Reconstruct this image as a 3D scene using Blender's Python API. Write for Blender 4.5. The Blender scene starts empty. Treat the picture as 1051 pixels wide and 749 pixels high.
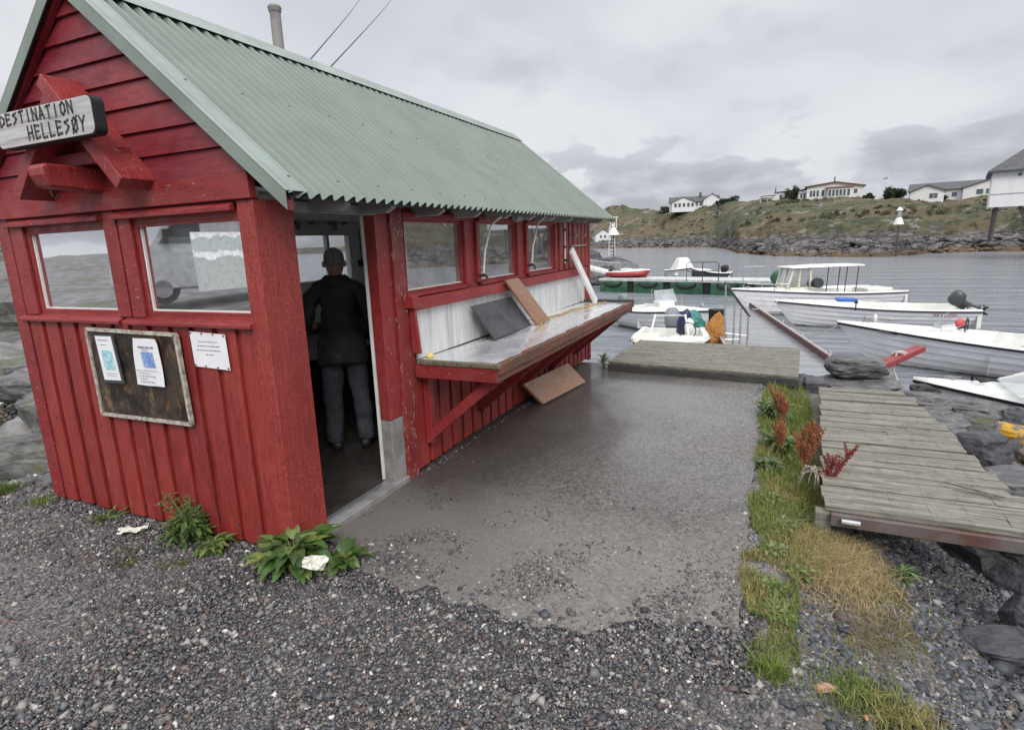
import bpy, bmesh, math, random
import numpy as np
from mathutils import Vector, Matrix, noise as mn
random.seed(7); RNG = np.random.default_rng(7)
S = bpy.context.scene
COL = S.collection
PI = math.pi
# ------------------------------------------------------------------ camera
cam_d = bpy.data.cameras.new('camera'); cam = bpy.data.objects.new('camera', cam_d); COL.objects.link(cam)
S.camera = cam
yaw, pit, roll = -0.4314, -0.2098, -0.0368
Fv = Vector((math.sin(yaw)*math.cos(pit), math.cos(yaw)*math.cos(pit), math.sin(pit)))
R0 = Vector((math.cos(yaw), -math.sin(yaw), 0)); U0 = R0.cross(Fv)
Rv = math.cos(roll)*R0 + math.sin(roll)*U0; Uv = -math.sin(roll)*R0 + math.cos(roll)*U0
mw = Matrix(((Rv.x, Uv.x, -Fv.x, 2.403), (Rv.y, Uv.y, -Fv.y, -2.1985), (Rv.z, Uv.z, -Fv.z, 1.70), (0, 0, 0, 1)))
cam.matrix_world = mw
cam_d.sensor_width = 36; cam_d.lens = 36*593.4/1051
cam_d.clip_start = 0.05; cam_d.clip_end = 6000
# ------------------------------------------------------------------ world and sun
SUN_EL, SUN_AZ = math.radians(38), math.radians(146)
w = bpy.data.worlds.new('World'); S.world = w; w.use_nodes = True
nt = w.node_tree; N = nt.nodes; L = nt.links
for n in list(N): N.remove(n)
def nd(t, **k):
    n = N.new(t)
    for a, b in k.items(): setattr(n, a, b)
    return n
def mth(op, a, b=None, clamp=False):
    n = nd('ShaderNodeMath', operation=op); n.use_clamp = clamp
    for i, v in enumerate((a, b)):
        if v is None: continue
        if isinstance(v, (int, float)): n.inputs[i].default_value = v
        else: L.new(v, n.inputs[i])
    return n.outputs[0]
def mixc(f, a, b, mode='MIX'):
    n = nd('ShaderNodeMix', data_type='RGBA', blend_type=mode)
    for i, v in ((0, f), (6, a), (7, b)):
        if isinstance(v, (int, float)): n.inputs[i].default_value = v
        elif isinstance(v, tuple): n.inputs[i].default_value = (*v, 1)
        else: L.new(v, n.inputs[i])
    return n.outputs[2]
def ramp(f, lo, hi):
    n = nd('ShaderNodeMapRange', interpolation_type='SMOOTHSTEP'); L.new(f, n.inputs[0])
    n.inputs[1].default_value = lo; n.inputs[2].default_value = hi
    return n.outputs[0]
tc = nd('ShaderNodeTexCoord'); sp = nd('ShaderNodeSeparateXYZ'); L.new(tc.outputs['Generated'], sp.inputs[0])
zz = mth('MAXIMUM', sp.outputs[2], 0.0)
zd = mth('ADD', zz, 0.30)
cb = nd('ShaderNodeCombineXYZ'); L.new(mth('DIVIDE', sp.outputs[0], zd), cb.inputs[0]); L.new(mth('DIVIDE', sp.outputs[1], zd), cb.inputs[1])
n1 = nd('ShaderNodeTexNoise'); n1.inputs['Scale'].default_value = 1.3; n1.inputs['Detail'].default_value = 5; n1.inputs['Roughness'].default_value = 0.42; n1.inputs['Distortion'].default_value = 0.25
L.new(cb.outputs[0], n1.inputs['Vector'])
cl1 = ramp(n1.outputs[0], 0.34, 0.60)
# layered cumulus bank low over the horizon
mp = nd('ShaderNodeMapping'); mp.inputs['Scale'].default_value = (7.5, 7.5, 19.0); mp.inputs['Location'].default_value = (3.15, 0.6, 0.4)
L.new(tc.outputs['Generated'], mp.inputs[0])
n2 = nd('ShaderNodeTexNoise'); n2.inputs['Scale'].default_value = 1.0; n2.inputs['Detail'].default_value = 8; n2.inputs['Roughness'].default_value = 0.52
L.new(mp.outputs[0], n2.inputs['Vector'])
lowm = mth('SUBTRACT', 1.0, ramp(zz, 0.07, 0.20))
bank = mth('MULTIPLY', ramp(mth('ADD', n2.outputs[0], mth('MULTIPLY', lowm, 0.20)), 0.605, 0.665), lowm)
sky_c = mixc(cl1, (0.72, 0.735, 0.79), (0.89, 0.90, 0.935))
n3 = nd('ShaderNodeTexNoise'); n3.inputs['Scale'].default_value = 2.3; n3.inputs['Detail'].default_value = 6; L.new(cb.outputs[0], n3.inputs['Vector'])
sky_c = mixc(mth('MULTIPLY', ramp(n3.outputs[0], 0.52, 0.70), 0.42), sky_c, (0.47, 0.48, 0.54))
bankc = mixc(ramp(n2.outputs[0], 0.40, 0.62), (0.72, 0.735, 0.79), (0.48, 0.49, 0.55))
sky_c = mixc(mth('MULTIPLY', bank, 0.95), sky_c, bankc)
up = mth('ADD', 1.0, mth('MULTIPLY', ramp(zz, 0.36, 0.95), 1.85))
sky_c = mixc(1.0, sky_c, (1, 1, 1), 'MULTIPLY')
vm = nd('ShaderNodeVectorMath', operation='SCALE'); L.new(sky_c, vm.inputs[0]); L.new(up, vm.inputs['Scale'])
nis = nd('ShaderNodeTexSky', sky_type='NISHITA'); nis.sun_disc = False; nis.sun_elevation = SUN_EL; nis.sun_rotation = SUN_AZ
bg1 = nd('ShaderNodeBackground'); bg1.inputs[1].default_value = 0.05; L.new(nis.outputs[0], bg1.inputs[0])
bg2 = nd('ShaderNodeBackground'); bg2.inputs[1].default_value = 0.665; L.new(vm.outputs[0], bg2.inputs[0])
mx = nd('ShaderNodeMixShader'); mx.inputs[0].default_value = 0.9; L.new(bg1.outputs[0], mx.inputs[1]); L.new(bg2.outputs[0], mx.inputs[2])
wo = nd('ShaderNodeOutputWorld'); L.new(mx.outputs[0], wo.inputs[0])
sd = bpy.data.lights.new('sun', 'SUN'); sun = bpy.data.objects.new('sun', sd); COL.objects.link(sun)
sd.energy = 1.5; sd.angle = math.radians(25); sd.color = (1.0, 0.97, 0.93)
sv = Vector((math.sin(SUN_AZ)*math.cos(SUN_EL), math.cos(SUN_AZ)*math.cos(SUN_EL), math.sin(SUN_EL)))
sun.rotation_euler = sv.to_track_quat('Z', 'Y').to_euler()
S.view_settings.view_transform = 'Standard'; S.view_settings.look = 'None'; S.view_settings.gamma = 1
S.view_settings.exposure = 0.50
S.render.engine = 'CYCLES'

# ------------------------------------------------------------------ materials
class NT:
    def __init__(s, name):
        m = bpy.data.materials.new(name); m.use_nodes = True; s.m = m; s.nt = m.node_tree
        for n in list(s.nt.nodes): s.nt.nodes.remove(n)
        s.out = s.nt.nodes.new('ShaderNodeOutputMaterial'); s.b = s.nt.nodes.new('ShaderNodeBsdfPrincipled')
        s.nt.links.new(s.b.outputs[0], s.out.inputs[0]); s._tc = None
    def n(s, t, **k):
        n = s.nt.nodes.new(t)
        for a, b in k.items(): setattr(n, a, b)
        return n
    def put(s, v, sock):
        if isinstance(v, (int, float)): sock.default_value = v
        elif isinstance(v, tuple): sock.default_value = (*v, 1) if len(sock.default_value) == 4 and len(v) == 3 else v
        else: s.nt.links.new(v, sock)
    def co(s, sc=(1, 1, 1), loc=(0, 0, 0), kind='Object', rot=(0, 0, 0)):
        if s._tc is None: s._tc = s.n('ShaderNodeTexCoord')
        mp = s.n('ShaderNodeMapping'); mp.inputs['Scale'].default_value = sc; mp.inputs['Location'].default_value = loc; mp.inputs['Rotation'].default_value = rot
        s.nt.links.new(s._tc.outputs[kind], mp.inputs[0]); return mp.outputs[0]
    def noise(s, scale, detail=4, rough=.55, v=None, dist=0, col=False):
        n = s.n('ShaderNodeTexNoise'); n.inputs['Scale'].default_value = scale; n.inputs['Detail'].default_value = detail
        n.inputs['Roughness'].default_value = rough; n.inputs['Distortion'].default_value = dist
        s.nt.links.new(v if v is not None else s.co(), n.inputs['Vector']); return n.outputs[1 if col else 0]
    def vor(s, scale, v=None, feat='F1', out='Distance', rnd=1):
        n = s.n('ShaderNodeTexVoronoi', feature=feat); n.inputs['Scale'].default_value = scale; n.inputs['Randomness'].default_value = rnd
        s.nt.links.new(v if v is not None else s.co(), n.inputs['Vector']); return n.outputs[out]
    def rmp(s, f, lo, hi, a=0., b=1.):
        n = s.n('ShaderNodeMapRange', interpolation_type='SMOOTHSTEP'); s.put(f, n.inputs[0])
        n.inputs[1].default_value = lo; n.inputs[2].default_value = hi; n.inputs[3].default_value = a; n.inputs[4].default_value = b; return n.outputs[0]
    def mul(s, a, b, op='MULTIPLY', clamp=False):
        n = s.n('ShaderNodeMath', operation=op); n.use_clamp = clamp; s.put(a, n.inputs[0]); s.put(b, n.inputs[1]); return n.outputs[0]
    def mix(s, f, a, b, mode='MIX'):
        n = s.n('ShaderNodeMix', data_type='RGBA', blend_type=mode); s.put(f, n.inputs[0]); s.put(a, n.inputs[6]); s.put(b, n.inputs[7]); return n.outputs[2]
    def bump(s, h, strength=.3, dist=.01, prev=None):
        n = s.n('ShaderNodeBump'); n.inputs['Strength'].default_value = strength; n.inputs['Distance'].default_value = dist
        s.put(h, n.inputs['Height'])
        if prev is not None: s.nt.links.new(prev, n.inputs['Normal'])
        return n.outputs[0]
    def fin(s, col=None, rough=None, metal=None, nrm=None, spec=None, **k):
        if col is not None: s.put(col, s.b.inputs['Base Color'])
        if rough is not None: s.put(rough, s.b.inputs['Roughness'])
        if metal is not None: s.put(metal, s.b.inputs['Metallic'])
        if nrm is not None: s.nt.links.new(nrm, s.b.inputs['Normal'])
        if spec is not None: s.b.inputs['Specular IOR Level'].default_value = spec
        for a, b in k.items(): s.put(b, s.b.inputs[a.replace('_', ' ')])
        return s.m
def simple(name, c, rough=.6, metal=0., var=.25, sc=6, bump=.15, bsc=60, stretch=(1, 1, 1), spec=.5, c2=None):
    t = NT(name); v = t.co(stretch)
    c2 = c2 or tuple(x*(1-var) for x in c)
    col = t.mix(t.rmp(t.noise(sc, 5, .6, v), .35, .68), c, c2)
    return t.fin(col, t.rmp(t.noise(sc*1.7, 4, .6, v), .3, .7, max(rough-.1, .03), min(rough+.1, 1)), metal, t.bump(t.noise(bsc, 4, .6, v), bump, .004), spec)
def red_mat(name, c=(.28, .034, .027), c2=(.175, .020, .020), flake=.0, fcol=(.42, .38, .33), axis='z', speck=0., rough=.42):
    t = NT(name); st = {'z': (1, 1, .12), 'x': (.12, 1, 1), 'y': (1, .12, 1)}[axis]; flake *= .75
    v = t.co(st); big = t.co()
    col = t.mix(t.rmp(t.noise(4, 5, .6, v), .3, .7), c, c2)
    col = t.mix(t.rmp(t.noise(1.7, 5, .65, big), .45, .68, 0, .35), col, (.33, .065, .05)); col = t.mix(t.rmp(t.noise(70, 4, .7, v), .56, .66, 0, .65), col, tuple(x*.35 for x in c)); col = t.mix(t.rmp(t.noise(45, 3, .6, v), .45, .75, 0, .35), col, tuple(min(1, x*1.5+.015) for x in c))
    if speck:
        col = t.mix(t.mul(t.rmp(t.noise(85, 6, .82, t.co((1, 1, .7))), .49, .54), t.mul(speck, t.rmp(t.noise(2.2, 3), .30, .62, .35, 1.))), col, (.42, .08, .055))
    h = t.noise(60, 4, .6, v)
    if flake:
        f = t.rmp(t.noise(58, 6, .75, t.co(tuple(.35 if a == .12 else 1 for a in st))), .70-flake, .715-flake)
        f = t.mul(f, t.rmp(t.noise(3.2, 2, .5, big), .38, .52))
        col = t.mix(f, col, t.mix(t.noise(120, 3, .6, v), tuple(x*.55 for x in fcol), fcol))
        h = t.mul(h, t.mul(f, -1.2), 'ADD')
    return t.fin(col, t.rmp(t.noise(9, 4), .3, .7, rough-.13, rough+.18), 0, t.bump(h, .3, .004))
def wood_mat(name, c, c2, axis='x', gscale=22, rough=.75, moss=0., wet=0.):
    t = NT(name); st = {'x': (.05, 1, 1), 'y': (1, .05, 1), 'z': (1, 1, .05)}[axis]
    v = t.co(st)
    g = t.noise(gscale*2.2, 6, .7, v, .4)
    col = t.mix(t.rmp(g, .36, .64), c2, c)
    col = t.mix(t.rmp(t.noise(1.6, 3, .5), .4, .7, 0, .45), col, tuple(x*.7 for x in c))
    col = t.mix(t.rmp(t.noise(gscale*4, 3, .6, v), .60, .72, 0, .8), col, tuple(x*.25 for x in c))
    if moss: col = t.mix(t.mul(t.rmp(t.noise(14, 5, .7), .5, .62), moss), col, (.055, .065, .028))
    return t.fin(col, t.rmp(t.noise(6, 3), .35, .65, rough-.2-wet, rough+.1-wet), 0, t.bump(g, .45, .006))
def glass_mat(name, tint=(.93, .95, .95), dirt=.10, refl=1.0):
    m = bpy.data.materials.new(name); m.use_nodes = True; n = m.node_tree.nodes; l = m.node_tree.links
    for x in list(n): n.remove(x)
    o = n.new('ShaderNodeOutputMaterial'); g = n.new('ShaderNodeBsdfGlossy'); g.inputs['Roughness'].default_value = .015; g.inputs[0].default_value = (.95, .97, 1, 1)
    tr = n.new('ShaderNodeBsdfTransparent'); tr.inputs[0].default_value = (*tint, 1)
    fr = n.new('ShaderNodeFresnel'); fr.inputs[0].default_value = 1.55
    ma = n.new('ShaderNodeMath'); ma.operation = 'MULTIPLY_ADD'; ma.inputs[1].default_value = 1.5*refl; ma.inputs[2].default_value = .33*refl; ma.use_clamp = True
    l.new(fr.outputs[0], ma.inputs[0])
    ge = n.new('ShaderNodeNewGeometry'); mb_ = n.new('ShaderNodeMath'); mb_.operation = 'SUBTRACT'; mb_.inputs[0].default_value = 1; l.new(ge.outputs['Backfacing'], mb_.inputs[1]); mc_ = n.new('ShaderNodeMath'); mc_.operation = 'MULTIPLY'; l.new(ma.outputs[0], mc_.inputs[0]); l.new(mb_.outputs[0], mc_.inputs[1])
    mx = n.new('ShaderNodeMixShader'); l.new(mc_.outputs[0], mx.inputs[0]); l.new(tr.outputs[0], mx.inputs[1]); l.new(g.outputs[0], mx.inputs[2])
    d = n.new('ShaderNodeBsdfDiffuse'); d.inputs[0].default_value = (.55, .56, .55, 1)
    tcn = n.new('ShaderNodeTexCoord'); no = n.new('ShaderNodeTexNoise'); no.inputs['Scale'].default_value = 5; no.inputs['Detail'].default_value = 6; l.new(tcn.outputs['Object'], no.inputs['Vector'])
    mr = n.new('ShaderNodeMapRange'); mr.inputs[1].default_value = .35; mr.inputs[2].default_value = .8; mr.inputs[3].default_value = dirt*.4; mr.inputs[4].default_value = dirt*2; l.new(no.outputs[0], mr.inputs[0])
    m2 = n.new('ShaderNodeMixShader'); l.new(mr.outputs[0], m2.inputs[0]); l.new(mx.outputs[0], m2.inputs[1]); l.new(d.outputs[0], m2.inputs[2])
    l.new(m2.outputs[0], o.inputs[0]); return m
def attr_mat(name, rough=.8, bump=.2, bsc=80, spec=.4, trans=0., attr='tone'):
    t = NT(name); a = t.n('ShaderNodeVertexColor', layer_name=attr)
    col = t.mix(t.rmp(t.noise(bsc*.5, 3), .3, .7, 0, .35), a.outputs[0], (.02, .02, .02))
    m = t.fin(col, rough, 0, t.bump(t.noise(bsc, 3), bump, .003), spec)
    if trans:
        tl = t.n('ShaderNodeBsdfTranslucent'); t.nt.links.new(col, tl.inputs[0])
        mx = t.n('ShaderNodeMixShader'); mx.inputs[0].default_value = trans
        t.nt.links.new(t.b.outputs[0], mx.inputs[1]); t.nt.links.new(tl.outputs[0], mx.inputs[2]); t.nt.links.new(mx.outputs[0], t.out.inputs[0])
    return m
M = {}
M['red'] = red_mat('red_paint', flake=.02)
M['redh'] = red_mat('red_paint_boards', axis='x', flake=.035, c=(.20, .018, .028), c2=(.13, .012, .020))
M['redx'] = red_mat('red_paint_trim', axis='x', flake=.10, c=(.24, .016, .022))
M['redy'] = red_mat('red_paint_rail', axis='y', flake=.09, c=(.25, .02, .024))
M['redw'] = red_mat('red_paint_worn', axis='z', flake=.10, c=(.25, .02, .024))
M['redpeel'] = red_mat('red_paint_peeling', axis='z', flake=.16, c=(.22, .022, .022), fcol=(.48, .44, .36))
M['redc'] = red_mat('red_paint_corner', c=(.26, .028, .024), c2=(.17, .017, .016), speck=.5, rough=.5)
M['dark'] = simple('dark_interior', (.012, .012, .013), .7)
M['green'] = simple('green_roof_metal', (.150, .186, .155), .38, 0, .10, 3, .0, 40, c2=(.125, .158, .134), spec=.5)
M['greend'] = simple('green_flashing_metal', (.21, .255, .222), .4, 0, .2, 3)
M['galv'] = None
t = NT('galvanised_splash'); v = t.co((1, 1, .06)); c0 = t.mix(t.rmp(t.noise(26, 5, .65, v), .35, .7), (.72, .73, .72), (.46, .47, .47)); c0 = t.mix(t.rmp(t.noise(3, 4), .45, .7, 0, .5), c0, (.66, .66, .64)); M['galv'] = t.fin(c0, t.rmp(t.noise(8), .3, .7, .42, .62), .35, t.bump(t.noise(14, 4, .6, v), .3, .004))
t = NT('wet_steel_counter'); v = t.co((1, .12, 1)); c0 = t.mix(t.rmp(t.noise(9, 4, .6, v), .35, .7), (.80, .81, .82), (.62, .63, .64)); M['steel'] = t.fin(c0, t.rmp(t.noise(5, 4), .4, .62, .10, .34), .55, t.bump(t.noise(3, 3), .25, .02))
M['alu'] = simple('dull_aluminium', (.5, .51, .52), .38, .8, .2, 8)
M['white'] = simple('white_paint', (.72, .72, .70), .5, 0, .15, 5)
M['inwall'] = simple('interior_white_board', (.84, .85, .83), .6, 0, .3, 2)
M['raft'] = simple('grey_rafter_wood', (.34, .34, .33), .7, 0, .4, 12, .3, 60, (.2, 1, 1))
M['pane'] = glass_mat('window_glass', dirt=.13); M['panef'] = glass_mat('front_window_glass', tint=(.8, .82, .82), dirt=.05, refl=1.7)
M['conc'] = simple('grey_concrete', (.26, .25, .24), .75, 0, .35, 7, .4, 90)
M['black'] = simple('black_rubber', (.012, .012, .013), .5, 0, .3, 8)
M['dgrey'] = simple('dark_grey_plastic', (.055, .06, .066), .35, 0, .2, 8, .05)
M['ggrey'] = simple('grey_engine_cover', (.20, .22, .24), .4, 0, .25, 4)
M['gel'] = simple('white_gelcoat', (.74, .74, .72), .3, 0, .12, 3, .04, 30, spec=.6, c2=(.62, .62, .58))
M['gelc'] = simple('cream_gelcoat', (.70, .66, .52), .35, 0, .15, 3, .04, 30)
M['hull'] = simple('white_hull_side', (.84, .84, .86), .25, 0, .12, 1.6, .04, 30, spec=.6, c2=(.72, .72, .75))
t = NT('white_hull_planks'); v = t.co((.25, 1, 1)); c0 = t.mix(t.rmp(t.noise(5, 5, .65, v), .4, .7), (.84, .84, .86), (.70, .70, .72)); c0 = t.mix(t.rmp(t.noise(26, 5, .7, t.co((1, 1, .12))), .58, .72, 0, .5), c0, (.50, .48, .42)); sx = t.n('ShaderNodeSeparateXYZ'); t.put(t.co(), sx.inputs[0]); c0 = t.mix(t.rmp(t.mul(sx.outputs[2], t.mul(t.noise(5, 4), .08), 'ADD'), .10, .05, 0, .85), c0, (.10, .085, .05)); M['hull'] = t.fin(c0, .25, 0, None, .6)
M['redpl'] = simple('red_plastic', (.34, .04, .04), .45, 0, .3, 8)
M['pink'] = simple('faded_red_cloth', (.62, .10, .12), .8)
M['blue'] = simple('blue_plastic', (.03, .13, .45), .45, 0, .3, 8)
M['navy'] = simple('navy_tarp', (.015, .025, .09), .5, 0, .3, 8)
M['orange'] = simple('orange_netting', (.50, .22, .05), .8, 0, .4, 30, .8, 50)
M['teal'] = simple('turquoise_netting', (.07, .26, .22), .8, 0, .4, 30, .8, 50)
M['rope'] = simple('grey_rope', (.48, .47, .42), .85, 0, .3, 50)
M['hose'] = simple('white_hose', (.62, .60, .56), .5, 0, .2, 8)
M['yhose'] = simple('yellow_brown_strip', (.42, .27, .08), .5, 0, .3, 8)
M['brass'] = simple('tap_metal', (.10, .09, .08), .4, .7, .4, 20)
M['oldwood'] = wood_mat('weathered_planks', (.255, .235, .195), (.10, .092, .076), 'x', 20, .8, moss=.35)
M['deck'] = wood_mat('weathered_decking', (.235, .215, .175), (.095, .09, .075), 'x', 16, .75, moss=.55)
M['deckside'] = wood_mat('dark_wet_beam', (.060, .060, .056), (.028, .028, .028), 'x', 20, .6)
M['mossy'] = wood_mat('mossy_timber', (.20, .17, .12), (.09, .075, .05), 'y', 20, .85, moss=.8)
M['brown'] = wood_mat('wet_brown_board', (.33, .17, .09), (.19, .09, .05), 'x', 16, .42, wet=.1)
M['signw'] = wood_mat('silvery_sign_wood', (.56, .55, .53), (.36, .35, .34), 'x', 12, .7)
M['signd'] = simple('dark_carved_letter', (.06, .058, .055), .9)
M['slate'] = simple('dark_grey_board', (.055, .055, .062), .45, 0, .35, 6, .2, 40)
M['rustf'] = simple('rusty_steel_beam', (.13, .115, .11), .6, .1, .5, 5, .4, c2=(.10, .04, .03))
M['paper'] = simple('white_paper', (.78, .78, .80), .5, 0, .06, 6, .15, 20)
M['ink'] = simple('grey_ink', (.14, .14, .16), .7)
M['inkb'] = simple('blue_ink_picture', (.10, .20, .52), .6, 0, .6, 40, 0, 40, c2=(.35, .45, .70))
M['inkc'] = simple('cyan_ink_picture', (.22, .50, .58), .6, 0, .6, 40, 0, 40, c2=(.55, .70, .72))
t = NT('poster_landscape'); pz = t.co(); sx = t.n('ShaderNodeSeparateXYZ'); t.put(pz, sx.inputs[0])
hh = t.mul(sx.outputs[2], t.mul(t.noise(9, 6, .6), .10), 'ADD')
c0 = t.mix(t.rmp(hh, 1.72, 1.725), (.42, .45, .45), (.80, .82, .84)); c0 = t.mix(t.mul(t.rmp(hh, 1.75, 1.76), t.rmp(hh, 1.835, 1.83), 'MULTIPLY'), c0, (.45, .50, .52)); c0 = t.mix(t.rmp(t.noise(60, 5, .7), .45, .65, 0, .5), c0, (.25, .27, .27)); M['poster'] = t.fin(c0, .35)
t = NT('rusty_notice_panel'); nb = t.noise(6, 7, .7); c0 = t.mix(t.rmp(nb, .38, .60), (.055, .040, .030), (.018, .013, .011)); c0 = t.mix(t.rmp(t.noise(22, 6, .75, t.co((1, 1, .4))), .54, .66), c0, (.17, .085, .030)); c0 = t.mix(t.rmp(t.noise(9, 6, .75, t.co((1, 1, .5), (1, 4, 2))), .56, .68, 0, .8), c0, (.20, .15, .085)); sx = t.n('ShaderNodeSeparateXYZ'); t.put(t.co(), sx.inputs[0]); c0 = t.mix(t.mul(t.rmp(t.mul(t.mul(sx.outputs[0], 3.4), t.noise(7, 6, .7), 'ADD'), -.10, -.0), t.mul(t.rmp(t.mul(sx.outputs[0], 1.), .10, .04), t.rmp(t.mul(sx.outputs[2], t.mul(t.noise(9, 5), .2), 'ADD'), .32, .36))), c0, (.36, .36, .33)); M['rustp'] = t.fin(c0, .5, .1, t.bump(nb, .4, .004))
def rock_mat(name, c, c2, lichen=None, sc=1., weed=False, strat=0., rough=.72):
    t = NT(name); v = t.co((1, 1, 1), kind='Object')
    n_ = t.noise(3*sc, 8, .68, v); col = t.mix(t.rmp(n_, .36, .66), c2, c)
    st = t.noise(9*sc, 6, .7, t.co((.35, 1, 2.6), rot=(.3, .35, .5))); col = t.mix(t.rmp(st, .5, .62, 0, .75), col, tuple(x*.45 for x in c2))
    col = t.mix(t.rmp(t.noise(28*sc, 5, .7, v), .58, .70, 0, .5), col, tuple(min(1, x*1.7) for x in c))
    if lichen: col = t.mix(t.rmp(t.noise(4.5*sc, 6, .7, t.co((1, 1, 1), (5, 2, 1))), lichen[1], lichen[1]+.04), col, lichen[0])
    if weed:
        g = t.n('ShaderNodeNewGeometry'); s_ = t.n('ShaderNodeSeparateXYZ'); t.put(g.outputs['Position'], s_.inputs[0])
        zf = t.mul(s_.outputs[2], t.mul(t.noise(.6, 3), .9), 'ADD')
        col = t.mix(t.rmp(zf, -.15, -.35), col, (.15, .10, .055)); 
    if weed: col = t.mix(t.rmp(t.vor(.9, t.co((1, 1, 2.2)), feat='DISTANCE_TO_EDGE'), .09, .02), col, (.02, .02, .022))
    return t.fin(col, t.rmp(n_, .3, .7, rough-.22, rough+.12), 0, t.bump(st, .8, .05/sc, t.bump(t.noise(22*sc, 7, .75, v), .8, .02/sc)))
M['rock'] = rock_mat('grey_shore_rock', (.19, .185, .18), (.085, .085, .09), sc=1.6)
M['rockd'] = rock_mat('dark_wet_rock', (.09, .09, .098), (.035, .036, .042), sc=2.2, rough=.5)
M['rockl'] = rock_mat('lichen_covered_rock', (.26, .22, .17), (.12, .11, .10), lichen=((.55, .30, .02), .50), sc=1.4)
M['rockg'] = rock_mat('mossy_grey_rock', (.17, .17, .155), (.08, .08, .078), lichen=((.10, .10, .045), .55), sc=1.6)
M['rockfar'] = rock_mat('far_shore_rock', (.23, .205, .195), (.075, .07, .072), lichen=((.36, .33, .30), .62), sc=.4, weed=True)

# ------------------------------------------------------------------ mesh builder
class MB:
    def __init__(s): s.v = []; s.f = []
    def add(s, vs, fs):
        o = len(s.v); s.v += [tuple(p) for p in vs]; s.f += [tuple(i+o for i in f) for f in fs]; return s
    def box(s, x0, x1, y0, y1, z0, z1):
        return s.add([(x0, y0, z0), (x1, y0, z0), (x1, y1, z0), (x0, y1, z0), (x0, y0, z1), (x1, y0, z1), (x1, y1, z1), (x0, y1, z1)],
                     [(0, 3, 2, 1), (4, 5, 6, 7), (0, 1, 5, 4), (1, 2, 6, 5), (2, 3, 7, 6), (3, 0, 4, 7)])
    def bar(s, p, q, w, h, up=(0, 0, 1)):
        p = Vector(p); q = Vector(q); d = (q-p).normalized(); u = Vector(up); sd_ = d.cross(u)
        if sd_.length < 1e-4: sd_ = d.cross(Vector((1, 0, 0)))
        sd_.normalize(); u = sd_.cross(d); a = sd_*w/2; b = u*h/2
        vs = [p-a-b, p+a-b, p+a+b, p-a+b, q-a-b, q+a-b, q+a+b, q-a+b]
        return s.add(vs, [(0, 1, 2, 3), (4, 7, 6, 5), (0, 4, 5, 1), (1, 5, 6, 2), (2, 6, 7, 3), (3, 7, 4, 0)])
    def tube(s, pts, r, n=8, r2=None, cap=True):
        pts = [Vector(p) for p in pts]; K = len(pts); rings = []
        for i, p in enumerate(pts):
            d = (pts[min(i+1, K-1)]-pts[max(i-1, 0)]).normalized()
            a = d.cross(Vector((0, 0, 1)))
            if a.length < 1e-3: a = d.cross(Vector((1, 0, 0)))
            a.normalize(); b = d.cross(a); rr = r if r2 is None else r+(r2-r)*i/(K-1)
            rings.append([p+(a*math.cos(2*PI*k/n)+b*math.sin(2*PI*k/n))*rr for k in range(n)])
        vs = [q for g in rings for q in g]; fs = []
        for i in range(K-1):
            for k in range(n): fs.append((i*n+k, i*n+(k+1) % n, (i+1)*n+(k+1) % n, (i+1)*n+k))
        if cap: fs += [tuple(range(n))[::-1], tuple((K-1)*n+k for k in range(n))]
        return s.add(vs, fs)
    def prism(s, poly, d):   # poly: 3D points in a plane, extruded by vector d
        n = len(poly); d = Vector(d); vs = [Vector(p) for p in poly]+[Vector(p)+d for p in poly]
        fs = [tuple(range(n))[::-1], tuple(range(n, 2*n))]+[(i, (i+1) % n, (i+1) % n+n, i+n) for i in range(n)]
        return s.add(vs, fs)
    def loft(s, rings, close=True, cap=True):
        n = len(rings[0]); vs = [q for g in rings for q in g]; fs = []
        for i in range(len(rings)-1):
            for k in range(n if close else n-1): fs.append((i*n+k, i*n+(k+1) % n, (i+1)*n+(k+1) % n, (i+1)*n+k))
        if cap and close: fs += [tuple(range(n))[::-1], tuple((len(rings)-1)*n+k for k in range(n))]
        return s.add(vs, fs)
    def lathe(s, prof, c=(0, 0, 0), n=16):
        rings = [[(c[0]+r*math.cos(2*PI*k/n), c[1]+r*math.sin(2*PI*k/n), c[2]+z) for k in range(n)] for r, z in prof]
        return s.loft(rings)
    def build(s, name, mat, parent=None, bevel=0., smooth=False, loc=None):
        me = bpy.data.meshes.new(name); me.from_pydata([tuple(v) for v in s.v], [], s.f); me.update()
        bm = bmesh.new(); bm.from_mesh(me); bmesh.ops.recalc_face_normals(bm, faces=bm.faces); bm.to_mesh(me); bm.free()
        o = bpy.data.objects.new(name, me); COL.objects.link(o); me.materials.append(M[mat] if isinstance(mat, str) else mat)
        if parent is not None: o.parent = parent
        if loc is not None: o.location = loc
        if bevel:
            b = o.modifiers.new('bevel', 'BEVEL'); b.width = bevel; b.segments = 1; b.limit_method = 'ANGLE'
        if smooth: me.polygons.foreach_set('use_smooth', [True]*len(me.polygons))
        return o
def tag(o, label=None, cat=None, group=None, kind=None):
    if label: o['label'] = label
    if cat: o['category'] = cat
    if group: o['group'] = group
    if kind: o['kind'] = kind
    return o
def empty(name, loc=(0, 0, 0), rz=0, label=None, cat=None, group=None):
    o = bpy.data.objects.new(name, None); COL.objects.link(o); o.location = loc; o.rotation_euler = (0, 0, rz); o.empty_display_size = .2
    return tag(o, label, cat, group)
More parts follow.
